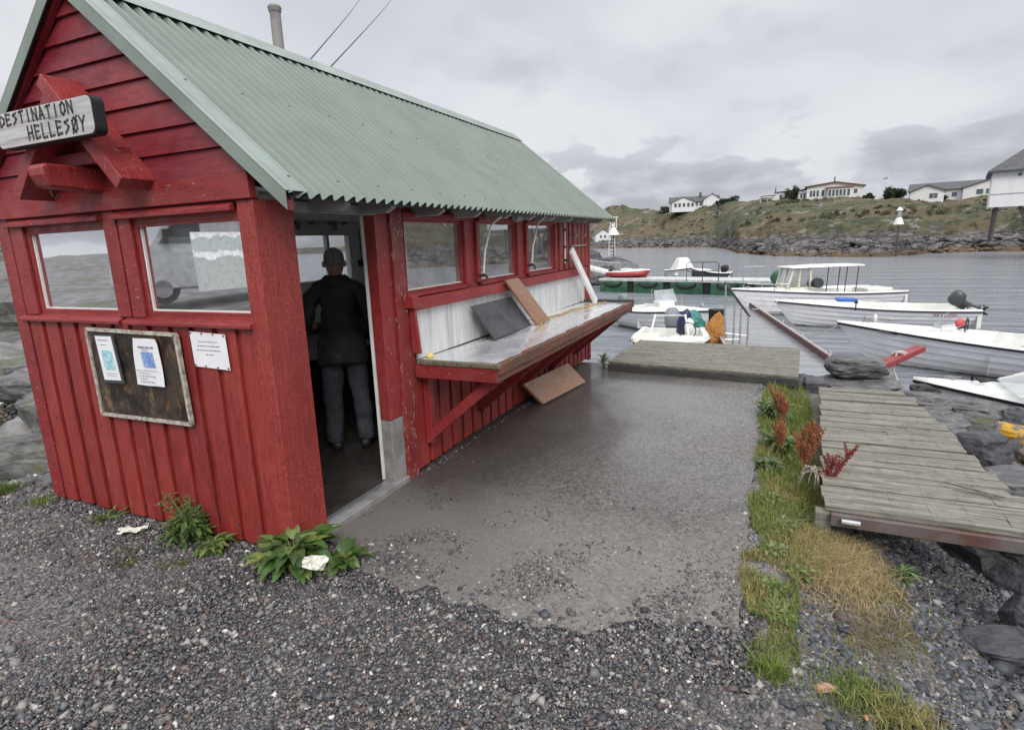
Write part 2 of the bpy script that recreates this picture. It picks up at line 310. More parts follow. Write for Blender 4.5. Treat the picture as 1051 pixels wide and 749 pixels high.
def np_mesh(name, V, Fc, mat, colors=None, parent=None, smooth=False):
    """V (n,3), Fc (m,k) constant k; colors (n,3)"""
    me = bpy.data.meshes.new(name); k = Fc.shape[1]; m = len(Fc)
    me.vertices.add(len(V)); me.vertices.foreach_set('co', V.astype(np.float32).ravel())
    me.loops.add(m*k); me.loops.foreach_set('vertex_index', Fc.astype(np.int32).ravel())
    me.polygons.add(m); me.polygons.foreach_set('loop_start', np.arange(0, m*k, k, dtype=np.int32)); me.polygons.foreach_set('loop_total', np.full(m, k, np.int32))
    if smooth: me.polygons.foreach_set('use_smooth', np.ones(m, bool))
    me.update(calc_edges=True)
    if colors is not None:
        ca = me.color_attributes.new('tone', 'FLOAT_COLOR', 'POINT'); ca.data.foreach_set('color', np.hstack([colors, np.ones((len(V), 1))]).astype(np.float32).ravel())
    me.materials.append(M[mat] if isinstance(mat, str) else mat)
    o = bpy.data.objects.new(name, me); COL.objects.link(o)
    if parent is not None: o.parent = parent
    return o
def copy_tree(o, parent=None):
    c = o.copy(); COL.objects.link(c); c.parent = parent
    for ch in [k for k in bpy.data.objects if k.parent == o]: copy_tree(ch, c)
    return c
def fbm(x, y, z=0., oct_=5, sc=1.): return mn.fractal(Vector((x*sc, y*sc, z*sc)), .9, 2.1, oct_)
# ------------------------------------------------------------------ ground, asphalt, water
def sstep(a, b, x):
    t = np.clip((x-a)/(b-a), 0, 1); return t*t*(3-2*t)
def terr(x, y):
    x = np.asarray(x, float); y = np.asarray(y, float)
    h = np.zeros_like(x)
    f = sstep(-3.5, -1.2, y)                                   # only the seaward half falls away
    r = np.clip(x-2.95, 0, None); h -= f*np.clip(.05*sstep(2.35, 2.7, x)+.34*r, 0, 2.4)
    h -= .30*np.exp(-(((x-3.6)/.75)**2+((y-2.6)/1.6)**2))
    out = np.maximum(sstep(5.46, 5.56, y)*sstep(-2.6, -2.2, x)*sstep(2.75, 2.45, x), 0)      # quay edge
    h = h*(1-out)-2.6*out
    rr = sstep(6.3, 9.0, y)*sstep(2.3, 2.8, x); h = h-1.9*rr
    rr2 = sstep(4.6, 7.0, y)*sstep(2.5, 2.9, x)*(1-sstep(3.0, 8, x)); h = h-.25*rr2
    # left side: rocky foreshore rising into a low outcrop
    l = np.clip(-2.6-x, 0, None)
    h -= sstep(0, 1.6, l)*.28*sstep(-2.0, .3, y)
    far = sstep(9, 20, l)*sstep(-10, 2, y)*1.0+sstep(14, 34, l)*sstep(-4, 6, y)*1.7; h += far*(1-sstep(10, 18, y))-2.6*sstep(10, 18, y)*sstep(0, 3, l)
    h -= sstep(7, 11, y)*sstep(22, 12, l)*2.2
    # rise behind the camera
    b = np.clip(-3.5-y, 0, None); h += np.minimum(b*.09, .55)+sstep(18, 50, b)*1.5
    return h
xs = np.concatenate([np.linspace(-90, -12, 40)[:-1], np.linspace(-12, -3.4, 60)[:-1], np.linspace(-3.4, 5.6, 200)[:-1], np.linspace(5.6, 12, 40)[:-1], np.linspace(12, 70, 24)])
ys = np.concatenate([np.linspace(-110, -12, 40)[:-1], np.linspace(-12, -2, 40)[:-1], np.linspace(-2, 8, 220)[:-1], np.linspace(8, 16, 30)[:-1], np.linspace(16, 45, 14)])
gx, gy = np.meshgrid(xs, ys); H = terr(gx, gy)
nz = np.array([[mn.fractal(Vector((a*.9, b*.9, .3)), .8, 2.2, 5) for a, b in zip(ra, rb)] for ra, rb in zip(gx, gy)])
rough_amt = .012+.11*sstep(2.95, 4.4, gx)*sstep(-2.5, .5, gy)+.25*sstep(2.9, 6, -gx)*sstep(-2.5, 1.5, gy)+.3*sstep(14, 30, -gx)
H = H+nz*rough_amt
inside = (gx > -2.4) & (gx < 2.42) & (gy > -.15) & (gy < 5.44); H[inside] = np.minimum(H[inside], -.012)
V = np.stack([gx.ravel(), gy.ravel(), H.ravel()], 1); nx_, ny_ = len(xs), len(ys)
ii = (np.arange(ny_-1)[:, None]*nx_+np.arange(nx_-1)[None]).ravel(); Fc = np.stack([ii, ii+1, ii+1+nx_, ii+nx_], 1)
t = NT('gravel_ground'); v = t.co()
vc = t.vor(95, v, out='Color'); sv_ = t.n('ShaderNodeSeparateXYZ'); t.put(vc, sv_.inputs[0])
gcol = t.mix(t.rmp(sv_.outputs[0], .2, .95), (.050, .046, .048), (.19, .18, .175)); gcol = t.mix(t.rmp(sv_.outputs[1], .90, .98), gcol, (.33, .30, .27)); gcol = t.mix(t.rmp(t.noise(1.3, 5), .45, .62, 0, .55), gcol, (.085, .074, .068))
sp_ = t.n('ShaderNodeSeparateXYZ'); t.put(v, sp_.inputs[0])
side = t.rmp(t.mul(sp_.outputs[0], t.mul(t.noise(3, 4), .7), 'ADD'), 2.75, 3.1)
gcol = t.mix(t.mul(side, t.rmp(t.noise(5, 5, .6), .45, .58)), gcol, (.085, .068, .050))
gcol = t.mix(t.mul(side, t.rmp(t.noise(3.1, 5, .65, t.co((1, 1, 1), (2, 7, 1))), .55, .62, 0, .8)), gcol, (.10, .10, .035))
rockmask = t.rmp(t.mul(t.mul(sp_.outputs[0], -1.), t.noise(.8, 3), 'ADD'), 3.6, 4.2)
gcol = t.mix(rockmask, gcol, t.mix(t.rmp(t.noise(1.6, 7, .7), .4, .62), (.085, .084, .082), (.22, .21, .20)))
gcol = t.mix(t.mul(rockmask, t.rmp(t.noise(.5, 5, .6), .52, .6, 0, .75)), gcol, (.075, .085, .03))
dpt = t.vor(95, v)
M['ground'] = t.fin(gcol, .62, 0, t.bump(dpt, .7, .008, t.bump(t.noise(7, 5), .4, .02)))
tag(np_mesh('ground', V, Fc, 'ground', smooth=True), kind='structure')

# asphalt pad with a ragged gravelly end
t = NT('wet_asphalt'); v = t.co()
fine = t.noise(115, 5, .85, v); c0 = t.mix(t.rmp(fine, .40, .60), (.034, .029, .026), (.165, .148, .132))
c0 = t.mix(t.rmp(t.vor(130, v, out='Color'), .0, 1.0, 0, .25), c0, (.24, .23, .21))
gcell = t.n('ShaderNodeSeparateXYZ'); t.put(t.vor(62, v, out='Color'), gcell.inputs[0]); c0 = t.mix(t.rmp(gcell.outputs[0], .35, .95, 0, .75), c0, (.23, .21, .19)); c0 = t.mix(t.rmp(gcell.outputs[1], .72, .95, 0, .8), c0, (.022, .018, .016)); wet = t.rmp(t.noise(.9, 5, .6, t.co((1, .6, 1), (.3, 1.1, 0))), .40, .60)
s3 = t.n('ShaderNodeSeparateXYZ'); t.put(v, s3.inputs[0])
near = t.rmp(t.mul(s3.outputs[1], t.mul(t.noise(1.2, 4), 1.2), 'ADD'), .9, 2.4)                     # drier, paler dust near the gravel
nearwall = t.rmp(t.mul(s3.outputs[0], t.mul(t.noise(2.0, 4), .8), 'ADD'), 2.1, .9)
wetm = t.mul(near, t.mul(t.mul(wet, .6), .4, 'ADD'))
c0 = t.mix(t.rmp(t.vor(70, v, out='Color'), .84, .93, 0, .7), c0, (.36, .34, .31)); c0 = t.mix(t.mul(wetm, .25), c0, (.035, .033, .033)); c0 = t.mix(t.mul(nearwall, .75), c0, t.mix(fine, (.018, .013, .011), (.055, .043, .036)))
c0 = t.mix(t.mul(t.rmp(near, .8, .1), .42), c0, t.mix(fine, (.15, .135, .12), (.36, .33, .295)))
rg = t.mul(t.mul(wetm, -.40), .62, 'ADD'); rg = t.mul(t.mul(rg, t.mul(nearwall, .12), 'ADD'), t.mul(fine, .14), 'ADD')
t.put(t.mul(t.mul(wetm, .9), t.rmp(s3.outputs[1], .5, 2.6), 'MULTIPLY'), t.b.inputs['Coat Weight']); t.b.inputs['Coat Roughness'].default_value = .16
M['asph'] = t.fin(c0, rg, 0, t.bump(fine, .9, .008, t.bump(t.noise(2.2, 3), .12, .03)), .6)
pts = [(.0, .14)]
for i in range(91):
    x = i/90*2.34; pts.append((x, .16-.20*sstep(0, .9, x)+.26*sstep(1.55, 2.34, x)+.10*fbm(x, 1, 0, 5, 5)+.03*fbm(x, 4, 0, 3, 25)))
for i in range(1, 80):
    y = .30+i/79*5.14; pts.append((2.33+.035*fbm(3, y, 0, 4, 3)+.018*fbm(3, y, 0, 3, 16), y))
pts += [(2.33, 5.46), (-.02, 5.46)]
mb = MB(); mb.prism([(x, y, .004) for x, y in pts], (0, 0, -.008)); tag(mb.build('asphalt_path', 'asph'), kind='structure')
mb = MB(); mb.box(-2.35, 2.42, 5.46, 5.52, -2.4, -.004); tag(mb.build('quay_wall', 'conc'), 'low grey concrete quay wall dropping to the water behind the wooden platform', 'quay wall')

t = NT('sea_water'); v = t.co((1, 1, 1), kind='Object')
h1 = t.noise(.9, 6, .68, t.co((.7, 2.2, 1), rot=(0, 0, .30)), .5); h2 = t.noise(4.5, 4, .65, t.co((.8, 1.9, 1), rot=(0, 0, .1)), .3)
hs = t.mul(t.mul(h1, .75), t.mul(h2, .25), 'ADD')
M['water'] = t.fin((.225, .24, .262), .10, 0, t.bump(hs, 1.0, .17, t.bump(t.noise(.22, 5, .6, t.co((.6, 2.6, 1), rot=(0, 0, .25)), .4), 1.0, .75)), IOR=1.36)  # base colour lifted well above water's own, standing in for reflected sky
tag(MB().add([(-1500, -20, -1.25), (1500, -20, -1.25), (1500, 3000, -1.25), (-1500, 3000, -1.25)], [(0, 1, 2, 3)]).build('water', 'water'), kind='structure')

# ------------------------------------------------------------------ the hut
W, LH, ZE, ZR = 2.31, 5.735, 1.94, 3.15
hut = empty('harbour_hut', (0, 0, 0), 0, 'red wooden hut with green corrugated roof and open doorway', 'hut')
XC = -W/2
def cladding(name, span, z0, z1, face, at, mat='red', pitch=.178, bw=.132, skip=()):
    """vertical board on board; face 'y' = front wall (outside -y), 'x' = side wall (outside +x)"""
    mb = MB(); a, b = span; n = max(1, round((b-a)/pitch)); p = (b-a)/n
    for i in range(n):
        c0 = a+i*p+(p-bw)/2+random.uniform(-.006, .006); c1 = c0+bw+random.uniform(-.008, .008); j = random.uniform(0, .004); zb = z0+random.uniform(0, .012)
        if face == 'y': mb.box(c0, c1, at+j, at+.024, zb, z1)
        else: mb.box(at-.024, at-j, c0, c1, zb, z1)
    if face == 'y': mb.box(a, b, at+.025, at+.05, z0, z1)
    else: mb.box(at-.05, at-.025, a, b, z0, z1)
    return mb.build(name, mat, hut, bevel=.003)
def opening_wall(name, face, at, th, span, z0, z1, holes, mat):
    mb = MB(); a = span[0]
    def bx(p, q, u, v_):
        if q-p < 1e-4 or v_-u < 1e-4: return
        if face == 'y': mb.box(p, q, at, at+th, u, v_)
        else: mb.box(at-th, at, p, q, u, v_)
    for (h0, h1, b0, b1) in sorted(holes):
        bx(a, h0, z0, z1); bx(h0, h1, z0, b0); bx(h0, h1, b1, z1); a = h1
    bx(a, span[1], z0, z1); return mb.build(name, mat, hut)
FW = [(-2.055, -1.235, 1.36, 1.875), (-.965, -.118, 1.36, 1.875)]
SW = [(1.275, 2.15, 1.362, 1.88), (2.425, 3.245, 1.362, 1.88), (3.538, 4.35, 1.362, 1.88)]
DOOR = (.262, .979)
BW = [(.55, 1.45, 1.33, 1.86), (2.45, 3.40, 1.33, 1.86), (3.66, 4.60, 1.33, 1.86)]
# front wall
cladding('front_cladding', (-W+.09, -.05), 0., 1.30, 'y', 0)
opening_wall('front_window_wall', 'y', .02, .05, (-W+.03, -.03), 1.30, 1.96, FW, 'red')
opening_wall('inner_front_lining', 'y', .075, .02, (-W+.06, -.06), .05, 2.0, FW, 'inwall')
mb = MB(); mb.box(-W, -W+.10, -.006, .03, 0, 1.96); mb.box(-W-.024, -W, -.006, .08, 0, 1.96); mb.build('corner_board', 'redx', hut, .003)
mb = MB(); mb.box(-.108, -.0265, -.008, .022, .0, 1.955); mb.box(-.026, .003, -.008, DOOR[0]-.001, -.01, 1.955); mb.box(-.09, -.027, .024, DOOR[0]-.004, -.01, 1.955); mb.build('corner_post', 'redc', hut, .004)
mb = MB(); mb.box(-1.245+.03, -1.10, -.004, .018, 1.34, 1.955); mb.box(-1.08, -.975, -.004, .018, 1.34, 1.955); mb.build('window_post', 'redx', hut, .003)
mb = MB(); mb.box(-2.20, -2.065, -.003, .018, 1.34, 1.955); mb.build('window_post', 'redx', hut, .003)
for a, b in ((-2.25, -1.19), (-1.15, -.10)):
    mb = MB(); mb.prism([(a, -.034, 1.298), (a, -.034, 1.318), (a, .02, 1.345), (a, .02, 1.298)], (b-a, 0, 0)); mb.build('window_sill', 'redx', hut, .003)
    mb = MB(); mb.prism([(a+.05, -.038, 1.905), (a+.05, -.038, 1.93), (a+.05, .0, 1.953), (a+.05, .0, 1.905)], (b-a-.08, 0, 0)); mb.build('drip_board', 'redx', hut, .003)
mb = MB(); mb.box(-W-.03, .012, -.03, .02, 1.957, 2.085); mb.build('front_beam', 'redx', hut, .004)
def window(face, h, at=0., rev=0., pm='pane'):
    a, b, z0, z1 = h; f = MB(); w_ = .017
    def bx(m, p, q, u, v_, d0, d1):
        if face == 'y': m.box(p, q, at+d0, at+d1, u, v_)
        elif rev: m.box(at+d0, at+d1, p, q, u, v_)
        else: m.box(at-d1, at-d0, p, q, u, v_)
    for p, q, u, v_ in ((a, a+w_, z0, z1), (b-w_, b, z0, z1), (a+w_, b-w_, z0, z0+w_), (a+w_, b-w_, z1-w_, z1)): bx(f, p, q, u, v_, .018, .085)
    o = f.build('window', 'white' if rev else ('redx' if face == 'y' else 'redy'), hut, .002)
    g = MB(); bx(g, a+w_, b-w_, z0+w_, z1-w_, .045, .049); g.build('pane', pm, o)
    g = MB()                                                     # white bead round the glass
    for p, q, u, v_ in ((a+w_, a+w_+.004, z0+w_, z1-w_), (a+w_+.004, b-w_, z0+w_, z0+w_+.008)): bx(g, p, q, u, v_, .036, .044)
    g.build('glazing_bead', 'white', o); return o
for h in FW: window('y', h, pm='panef')
# gable of lapped boards
apex = ZR-.04; mb = MB(); z = 2.087; k = 0
def gx_(z): return max(.0, min((ZR-.045-z)/((ZR-ZE)/(.29+W/2)), 1.30))
while z < apex-.03:
    z1 = min(z+.129, apex); o_ = .009
    x0, x1 = gx_(z), gx_(z1)
    mb.add([(XC-x0, -.022, z), (XC+x0, -.022, z), (XC+x1, -.004, z1-.004), (XC-x1, -.004, z1-.004), (XC-x0, .012, z), (XC+x0, .012, z), (XC+x1, .012, z1), (XC-x1, .012, z1)],
           [(0, 1, 2, 3), (0, 4, 5, 1), (1, 5, 6, 2), (3, 2, 6, 7), (0, 3, 7, 4), (4, 7, 6, 5)])
    z = z1; k += 1
mb.build('gable_boards', 'redh', hut)
for yy in (.02, LH-.03):
    mb = MB(); mb.prism([(XC-W/2+.02, yy, 1.965), (XC+W/2-.02, yy, 1.965), (XC, yy, apex-.02)], (0, .03, 0)); mb.build('gable_panel', 'red', hut)
# side wall, sea side (x = 0)
cladding('lower_side_cladding', (1.27, LH-.02), .02, 1.235, 'x', -.004)
opening_wall('side_window_wall', 'x', -.018, .04, (1.17, LH), 1.235, 1.955, SW, 'redw')
opening_wall('inner_side_lining', 'x', -.075, .02, (.99, LH-.06), .05, 2.0, SW, 'inwall')
cladding('upper_end_cladding', (4.50, LH-.02), 1.33, 1.955, 'x', .006, pitch=.172)
mb = MB(); mb.box(-.045, .012, LH-.07, LH+.012, 0, 1.955); mb.build('corner_board', 'redw', hut, .003)
mb = MB(); mb.box(-.10, -.012, DOOR[1], 1.125, .50, 1.955); mb.build('door_jamb', 'redw', hut, .003)
mb = MB(); mb.box(-.10, -.014, DOOR[1]+.001, 1.125, .045, .495); mb.build('jamb_foot_plate', 'conc', hut, .003)
mb = MB(); mb.box(-.125, -.103, DOOR[1]-.004, DOOR[1]+.03, .05, 1.955); mb.build('door_stop', 'white', hut)
mb = MB(); mb.box(-.045, .010, 1.127, 1.262, .0, 1.955); mb.build('peeling_post', 'redpeel', hut, .004)
mb = MB(); mb.box(-.10, .0, DOOR[0], DOOR[1], 1.90, 1.955); mb.build('door_header', 'raft', hut)
mb = MB(); mb.box(-.10, .02, DOOR[0]-.0, DOOR[1]+.14, -.02, .045); mb.build('door_threshold', 'conc', hut, .006)
mb = MB(); mb.box(-.075, -.035, DOOR[0]+.002, DOOR[1]-.002, .045, .062); mb.box(-.033, -.028, DOOR[0]+.002, DOOR[1]-.002, .040, .058); mb.build('threshold_strip', 'alu', hut)
for i, h in enumerate(SW):
    window('x', h)
    for a_, b_ in ((h[0]-.06+(.055 if i == 0 else 0), h[0]-.002+(.002 if i == 0 else 0)), (h[1]+.005, h[1]+.065)):
        g = MB(); g.box(-.016, .010, a_, b_+.001, 1.362, 1.883); g.build('window_casing', 'redw', hut, .002)
    g = MB(); g.box(-.016, .014, h[0]-.003, h[1]+.003, 1.332, 1.360); g.build('window_sill', 'redy', hut, .003)
    g = MB(); g.box(-.016, .016, h[0]-.01, h[1]+.01, 1.885, 1.93); g.build('drip_board', 'redw', hut, .003)
mb = MB(); mb.box(.008, .058, 1.275, 5.46, 1.238, 1.326); mb.build('side_rail', 'redy', hut, .004)
mb = MB(); mb.box(.0, .078, 1.225, 1.30, 1.262, 1.348); mb.prism([(.012, 1.262, 1.26), (.06, 1.262, 1.26), (.085, 1.262, .93), (.012, 1.262, .93)], (0, .028, 0)); mb.build('rail_end_block', 'redy', hut, .005)
mb = MB(); mb.box(.0, .014, 1.33, 5.42, .875, 1.236); mb.box(.014, .024, 5.34, 5.42, .875, 1.236); mb.build('splash_panel', 'galv', hut)
# work counter
NYC, FYC = 1.30, 5.42
ct = MB(); nseg = 40
for i in range(nseg):
    y0, y1 = NYC+.05+(FYC-NYC-.09)*i/nseg, NYC+.05+(FYC-NYC-.09)*(i+1)/nseg
    def cz(y, x): return .868+.006*math.sin(y*1.9+x*3)-.010*x
    e = lambda y: .655-.025*max(0, math.sin(y*1.3+.5))
    ct.add([(.012, y0, cz(y0, 0)), (e(y0), y0, cz(y0, .6)), (e(y1), y1, cz(y1, .6)), (.012, y1, cz(y1, 0)), (.012, y0, cz(y0, 0)-.008), (e(y0), y0, cz(y0, .6)-.008), (e(y1), y1, cz(y1, .6)-.008), (.012, y1, cz(y1, 0)-.008)],
           [(0, 1, 2, 3), (4, 7, 6, 5), (1, 5, 6, 2), (0, 3, 7, 4), (0, 4, 5, 1), (3, 2, 6, 7)])
counter = ct.build('counter_top', 'steel', hut, smooth=False)
mb = MB(); mb.box(.012, .61, NYC+.06, FYC-.05, .815, .855); mb.build('counter_underboard', 'deckside', hut)
mb = MB()
for i in range(24):
    y0, y1 = NYC+(FYC-NYC)*i/24, NYC+(FYC-NYC)*(i+1)/24; j = .006*fbm(1, y0*4); j2 = .006*fbm(1, y1*4)
    mb.prism([(.640, y0, .800), (.700+j, y0, .800), (.700+j, y0, .868+j), (.640, y0, .868+j)], (j2-j, y1-y0-.0005, 0))
mb.build('mossy_front_edge', M.setdefault('mossred', wood_mat('mossy_red_timber', (.20, .06, .045), (.10, .045, .03), 'y', 14, .7, moss=.9)), hut)
mb = MB(); mb.box(.63, .682, NYC, FYC, .745, .798); mb.build('counter_fascia', 'mossred', hut, .003)
mb = MB(); mb.box(.03, .70, NYC-.02, NYC+.03, .845, .878); mb.build('mossy_end_edge', 'mossy', hut, .005)
mb = MB(); mb.box(.01, .68, NYC-.012, NYC+.02, .745, .843); mb.build('counter_end_board', 'redx', hut, .003)
mb = MB(); mb.box(.02, .70, FYC-.03, FYC+.025, .80, .895); mb.build('counter_end_board', 'deckside', hut, .003)
for y in (1.42, 2.30, 3.20, 4.10, 5.05):
    mb = MB(); mb.bar((.03, y, .26), (.62, y, .755), .055, .075); mb.box(.0, .055, y-.03, y+.03, .20, .80); mb.box(.01, .63, y-.027, y+.027, .75, .813); mb.build('counter_brace', 'redy', hut, .003)
# back wall, inner linings, floor
opening_wall('back_wall', 'x', -W+.09, .05, (.0, LH), 0, 1.96, BW, 'inwall')
opening_wall('back_cladding', 'x', -W+.03, .03, (.0, LH), 0, 1.96, BW, 'red')
for h in BW:
    m = MB(); yy = h[0]+.62*(h[1]-h[0]) if h[0] < 3 else h[0]+.5*(h[1]-h[0]); m.box(-W+.02, -W+.07, yy-.02, yy+.02, h[2]+.018, h[3]-.018); m.build('mullion', 'white', hut)
    window('x', h, -W, 1, M.setdefault('pane2', glass_mat('back_window_glass', dirt=.05, refl=.6)))
mb = MB(); mb.box(-W+.02, -.02, LH-.05, LH-.0, 0, 1.955); mb.build('end_wall', 'red', hut)
mb = MB(); mb.box(-W+.10, -.10, LH-.075, LH-.055, .05, 2.0); mb.build('inner_end_lining', 'inwall', hut)
mb = MB(); mb.box(-W+.05, -.10, .03, LH-.03, -.02, .05); mb.build('floor_boards', simple('dark_wet_floor', (.055, .045, .040), .35, 0, .5, 5, .3), hut)
mb = MB(); mb.box(-W+.05, -.03, .05, LH-.05, 2.0, 2.02); mb.build('ceiling', 'inwall', hut)
# the low near-black skirting seen in the doorway
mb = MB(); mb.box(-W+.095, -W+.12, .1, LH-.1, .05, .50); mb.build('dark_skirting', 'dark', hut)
# roof
EX = .29; sl = (ZR-ZE)/(EX-XC); rl = math.hypot(EX-XC, ZR-ZE); Y0, Y1 = -.06, LH+.15
ny = int((Y1-Y0)/.0088); prof = []
pitch = .0885
for i in range(ny+1):
    y = Y0+(Y1-Y0)*i/ny; ph = (y/pitch) % 1.0; prof.append((y, .035*(.5-.5*math.cos(2*PI*ph))**1.1))
roofv = []; roofm = []
for sgn in (1, -1):
    nx = Vector((sgn*sl, 0, 1)).normalized(); rows = []
    for tt in (0, .5, 1.0):
        xx = (EX-XC)*tt; rows.append([(XC+sgn*xx+nx.x*h, y, ZR-sl*xx+nx.z*h) for y, h in prof])
    r = MB(); r.loft(rows, close=False, cap=False)
    o = r.build('corrugated_roof', 'green', hut); md = o.modifiers.new('thick', 'SOLIDIFY'); md.thickness = .0015; md.offset = -1
    roofm.append(o)
    # verge flashing, front and far
    for ya, yb, yf in ((Y0-.022, Y0+.125, Y0-.022), (Y1-.10, Y1+.02, Y1+.015)):
        e0 = Vector((XC, 0, ZR+.040)); e1 = Vector((XC+sgn*(EX-XC+.012), 0, ZE-sl*.012+.040))
        m = MB(); q = nx*.004
        m.prism([e0+Vector((0, ya, 0)), e1+Vector((0, ya, 0)), e1+Vector((0, yb, 0)), e0+Vector((0, yb, 0))], q)
        m.prism([e0+Vector((0, yf, .002)), e1+Vector((0, yf, .002)), e1+Vector((0, yf, -.085)), e0+Vector((0, yf, -.085))], (0, .005, 0)); m.build('verge_flashing', 'greend', hut)
    m = MB()                                                      # bargeboard behind the flashing, then sarking under the sheet
    m.prism([(XC, Y0+.012, ZR-.01), (XC+sgn*(EX-XC-.01), Y0+.012, ZE-.01), (XC+sgn*(EX-XC-.01), Y0+.012, ZE-.055), (XC, Y0+.012, ZR-.055)], (0, .03, 0)); m.build('barge_board', 'redh', hut)
    m = MB(); m.prism([(XC, Y0+.035, ZR-.006), (XC+sgn*(EX-XC-.03), Y0+.035, ZE+.02), (XC+sgn*(EX-XC-.03), Y0+.035, ZE+.002), (XC, Y0+.035, ZR-.024)], (0, Y1-Y0-.07, 0)); m.build('roof_sarking', 'dgrey', hut)
m = MB()
for sgn in (1, -1):
    nx = Vector((sgn*sl, 0, 1)).normalized(); a = Vector((XC, Y0-.02, ZR+.060)); b = Vector((XC+sgn*.12, Y0-.02, ZR+.056-sl*.12))
    m.prism([a, b, b+nx*.003, a+nx*.003], (0, Y1-Y0+.04, 0))
m.build('ridge_cap', 'greend', hut)
y = Y0+.06; m = MB()
while y < Y1:                                                     # roofing screws in rows
    for fr in (.09, .5, .93):
        for sgn in (1, -1):
            xx = (EX-XC)*fr; nx = Vector((sgn*sl, 0, 1)).normalized(); c = Vector((XC+sgn*xx, (round(y/pitch)+.5)*pitch, ZR-sl*xx))+nx*.030
            m.bar(c, c+nx*.008, .012, .012)
    y += pitch*(4 if random.random() < .8 else 3)
m.build('roof_screws', 'dgrey', hut)
yr = [.40, .82, 1.42, 1.98, 2.55, 3.12, 3.70, 4.28, 4.86, 5.5]
for y in yr:
    for sgn in (1, -1):
        m = MB(); xo = EX-XC-.045; xi = W/2-.12
        m.prism([(XC+sgn*xi, y, ZR-sl*xi-.028), (XC+sgn*xo, y, ZR-sl*xo-.028), (XC+sgn*xo, y, ZR-sl*xo-.050), (XC+sgn*(xo-.05), y, ZR-sl*xo-.078), (XC+sgn*xi, y, ZR-sl*xo-.078)], (0, .045, 0)); m.build('rafter_end', 'raft', hut, .003)
m = MB(); m.box(.02, .045, 2.88, 3.25, 1.945, 1.965); m.bar((.2, 2.9, 1.93), (.05, 3.2, 1.90), .05, .02); m.build('eave_bracket', 'raft', hut)
# flue
m = MB(); m.lathe([(.045, 0), (.045, .86), (.050, .865), (.058, .90), (.05, .915)], (-1.62, 1.97, 2.82), 16); m.lathe([(.09, 0), (.085, .02), (.05, .06)], (-1.62, 1.97, 2.77), 16); m.build('flue_pipe', 'conc', hut, smooth=False)
# ------------------------------------------------------------------ canopy, beam and carved sign on the gable
def sweep_board(m, p, q, th, dep, y):      # sloping plank: p->q along slope, thickness th below, depth dep outwards
    p = Vector(p); q = Vector(q); d = (q-p).normalized(); n_ = Vector((-d.z, 0, d.x)); n_ = n_ if n_.z > 0 else -n_
    m.prism([p, q, q-n_*th, p-n_*th], (0, dep, 0))
A = (-1.17, -.205, 2.655)
m = MB(); sweep_board(m, (-1.185, -.205, 2.655), (-.665, -.205, 2.09), .075, .20, 0); m.build('canopy_board', 'redw', hut, .003)
m = MB(); sweep_board(m, (-1.155, -.206, 2.595), (-1.655, -.206, 2.085), .07, .20, 0); m.build('canopy_board', 'redx', hut, .003)
m = MB(); m.box(-1.53, -.80, -.10, -.035, 2.20, 2.27); m.build('canopy_tie', 'redx', hut, .004)
m = MB(); m.prism([(-1.23, -.30, 2.07), (-1.23, -.33, 2.13), (-1.23, -.33, 2.175), (-1.23, -.31, 2.19), (-1.23, 0, 2.19), (-1.23, 0, 2.055)], (.125, 0, 0)); hk = [(-1.17, -.27, 2.06), (-1.17, -.265, 2.03), (-1.17, -.245, 2.02), (-1.17, -.23, 2.035)]
m.build('hoist_beam', 'redw', hut, .012); MB().tube(hk, .005, 6).build('hook', 'brass', hut)

# nail heads on the front boards and sheet laps on the roof
m = MB()
for i in range(13):
    for z in (.12, .62, 1.18):
        x = -W+.09+(i+.5)*.170+random.uniform(-.03, .03); m.box(x-.004, x+.004, -.0035, .001, z-.004+random.uniform(-.02, .02), z+.004)
m.build('nail_heads', 'dgrey', hut)
sg = empty('carved_sign', (-1.14, -.24, 2.30), 0, 'grey wooden sign carved DESTINATION HELLESØY above the front windows', 'sign')
SX0, SX1, SZ0, SZ1 = -1.535, -.672, 2.292, 2.475
def local(o, root):
    o.location = -root.location; return o
m = MB(); pl = []
rr = .035
for cx_, cz_, a0 in ((SX1-rr, SZ1-rr, 0), (SX0+rr, SZ1-rr, 90), (SX0+rr, SZ0+rr, 180), (SX1-rr, SZ0+rr, 270)):
    for k in range(6):
        a = math.radians(a0+18*k); pl.append((cx_+rr*math.cos(a), -.285, cz_+rr*math.sin(a)))
m.prism([(x*1., y+.004, z) for x, y, z in pl], (0, .056, 0)); local(m.build('sign_back', 'dark', sg), sg)
m = MB(); m.prism([(SX0+(x-SX0)*.985+.005, y, SZ0+(z-SZ0)*.96+.004) for x, y, z in pl], (0, .0035, 0)); local(m.build('sign_face', 'signw', sg, .001), sg)
LET = {'D': [(0, 0, 0, 1), (0, 1, .8, .62), (.8, .62, .75, .3), (.75, .3, 0, 0)], 'E': [(0, 0, 0, 1), (0, 1, .75, .92), (0, .52, .6, .55), (0, 0, .75, .08)],
 'S': [(.75, .95, .1, .8), (.1, .8, .7, .45), (.7, .45, .05, .02)], 'T': [(.4, 0, .4, 1), (0, .92, .85, 1)], 'I': [(.4, 0, .4, 1)], 'N': [(0, 0, 0, 1), (0, 1, .75, .08), (.75, 0, .75, 1)],
 'A': [(0, 0, .35, 1), (.35, 1, .8, 0), (.15, .35, .62, .38)], 'O': [(.1, .2, .1, .8), (.1, .8, .45, 1), (.45, 1, .8, .75), (.8, .75, .78, .25), (.78, .25, .42, 0), (.42, 0, .1, .2)],
 'H': [(0, 0, 0, 1), (.72, 0, .72, 1), (0, .5, .72, .55)], 'L': [(0, 0, 0, 1), (0, .02, .7, .06)], 'Y': [(0, 1, .4, .5), (.85, 1, .4, .5), (.4, .5, .35, 0)]}
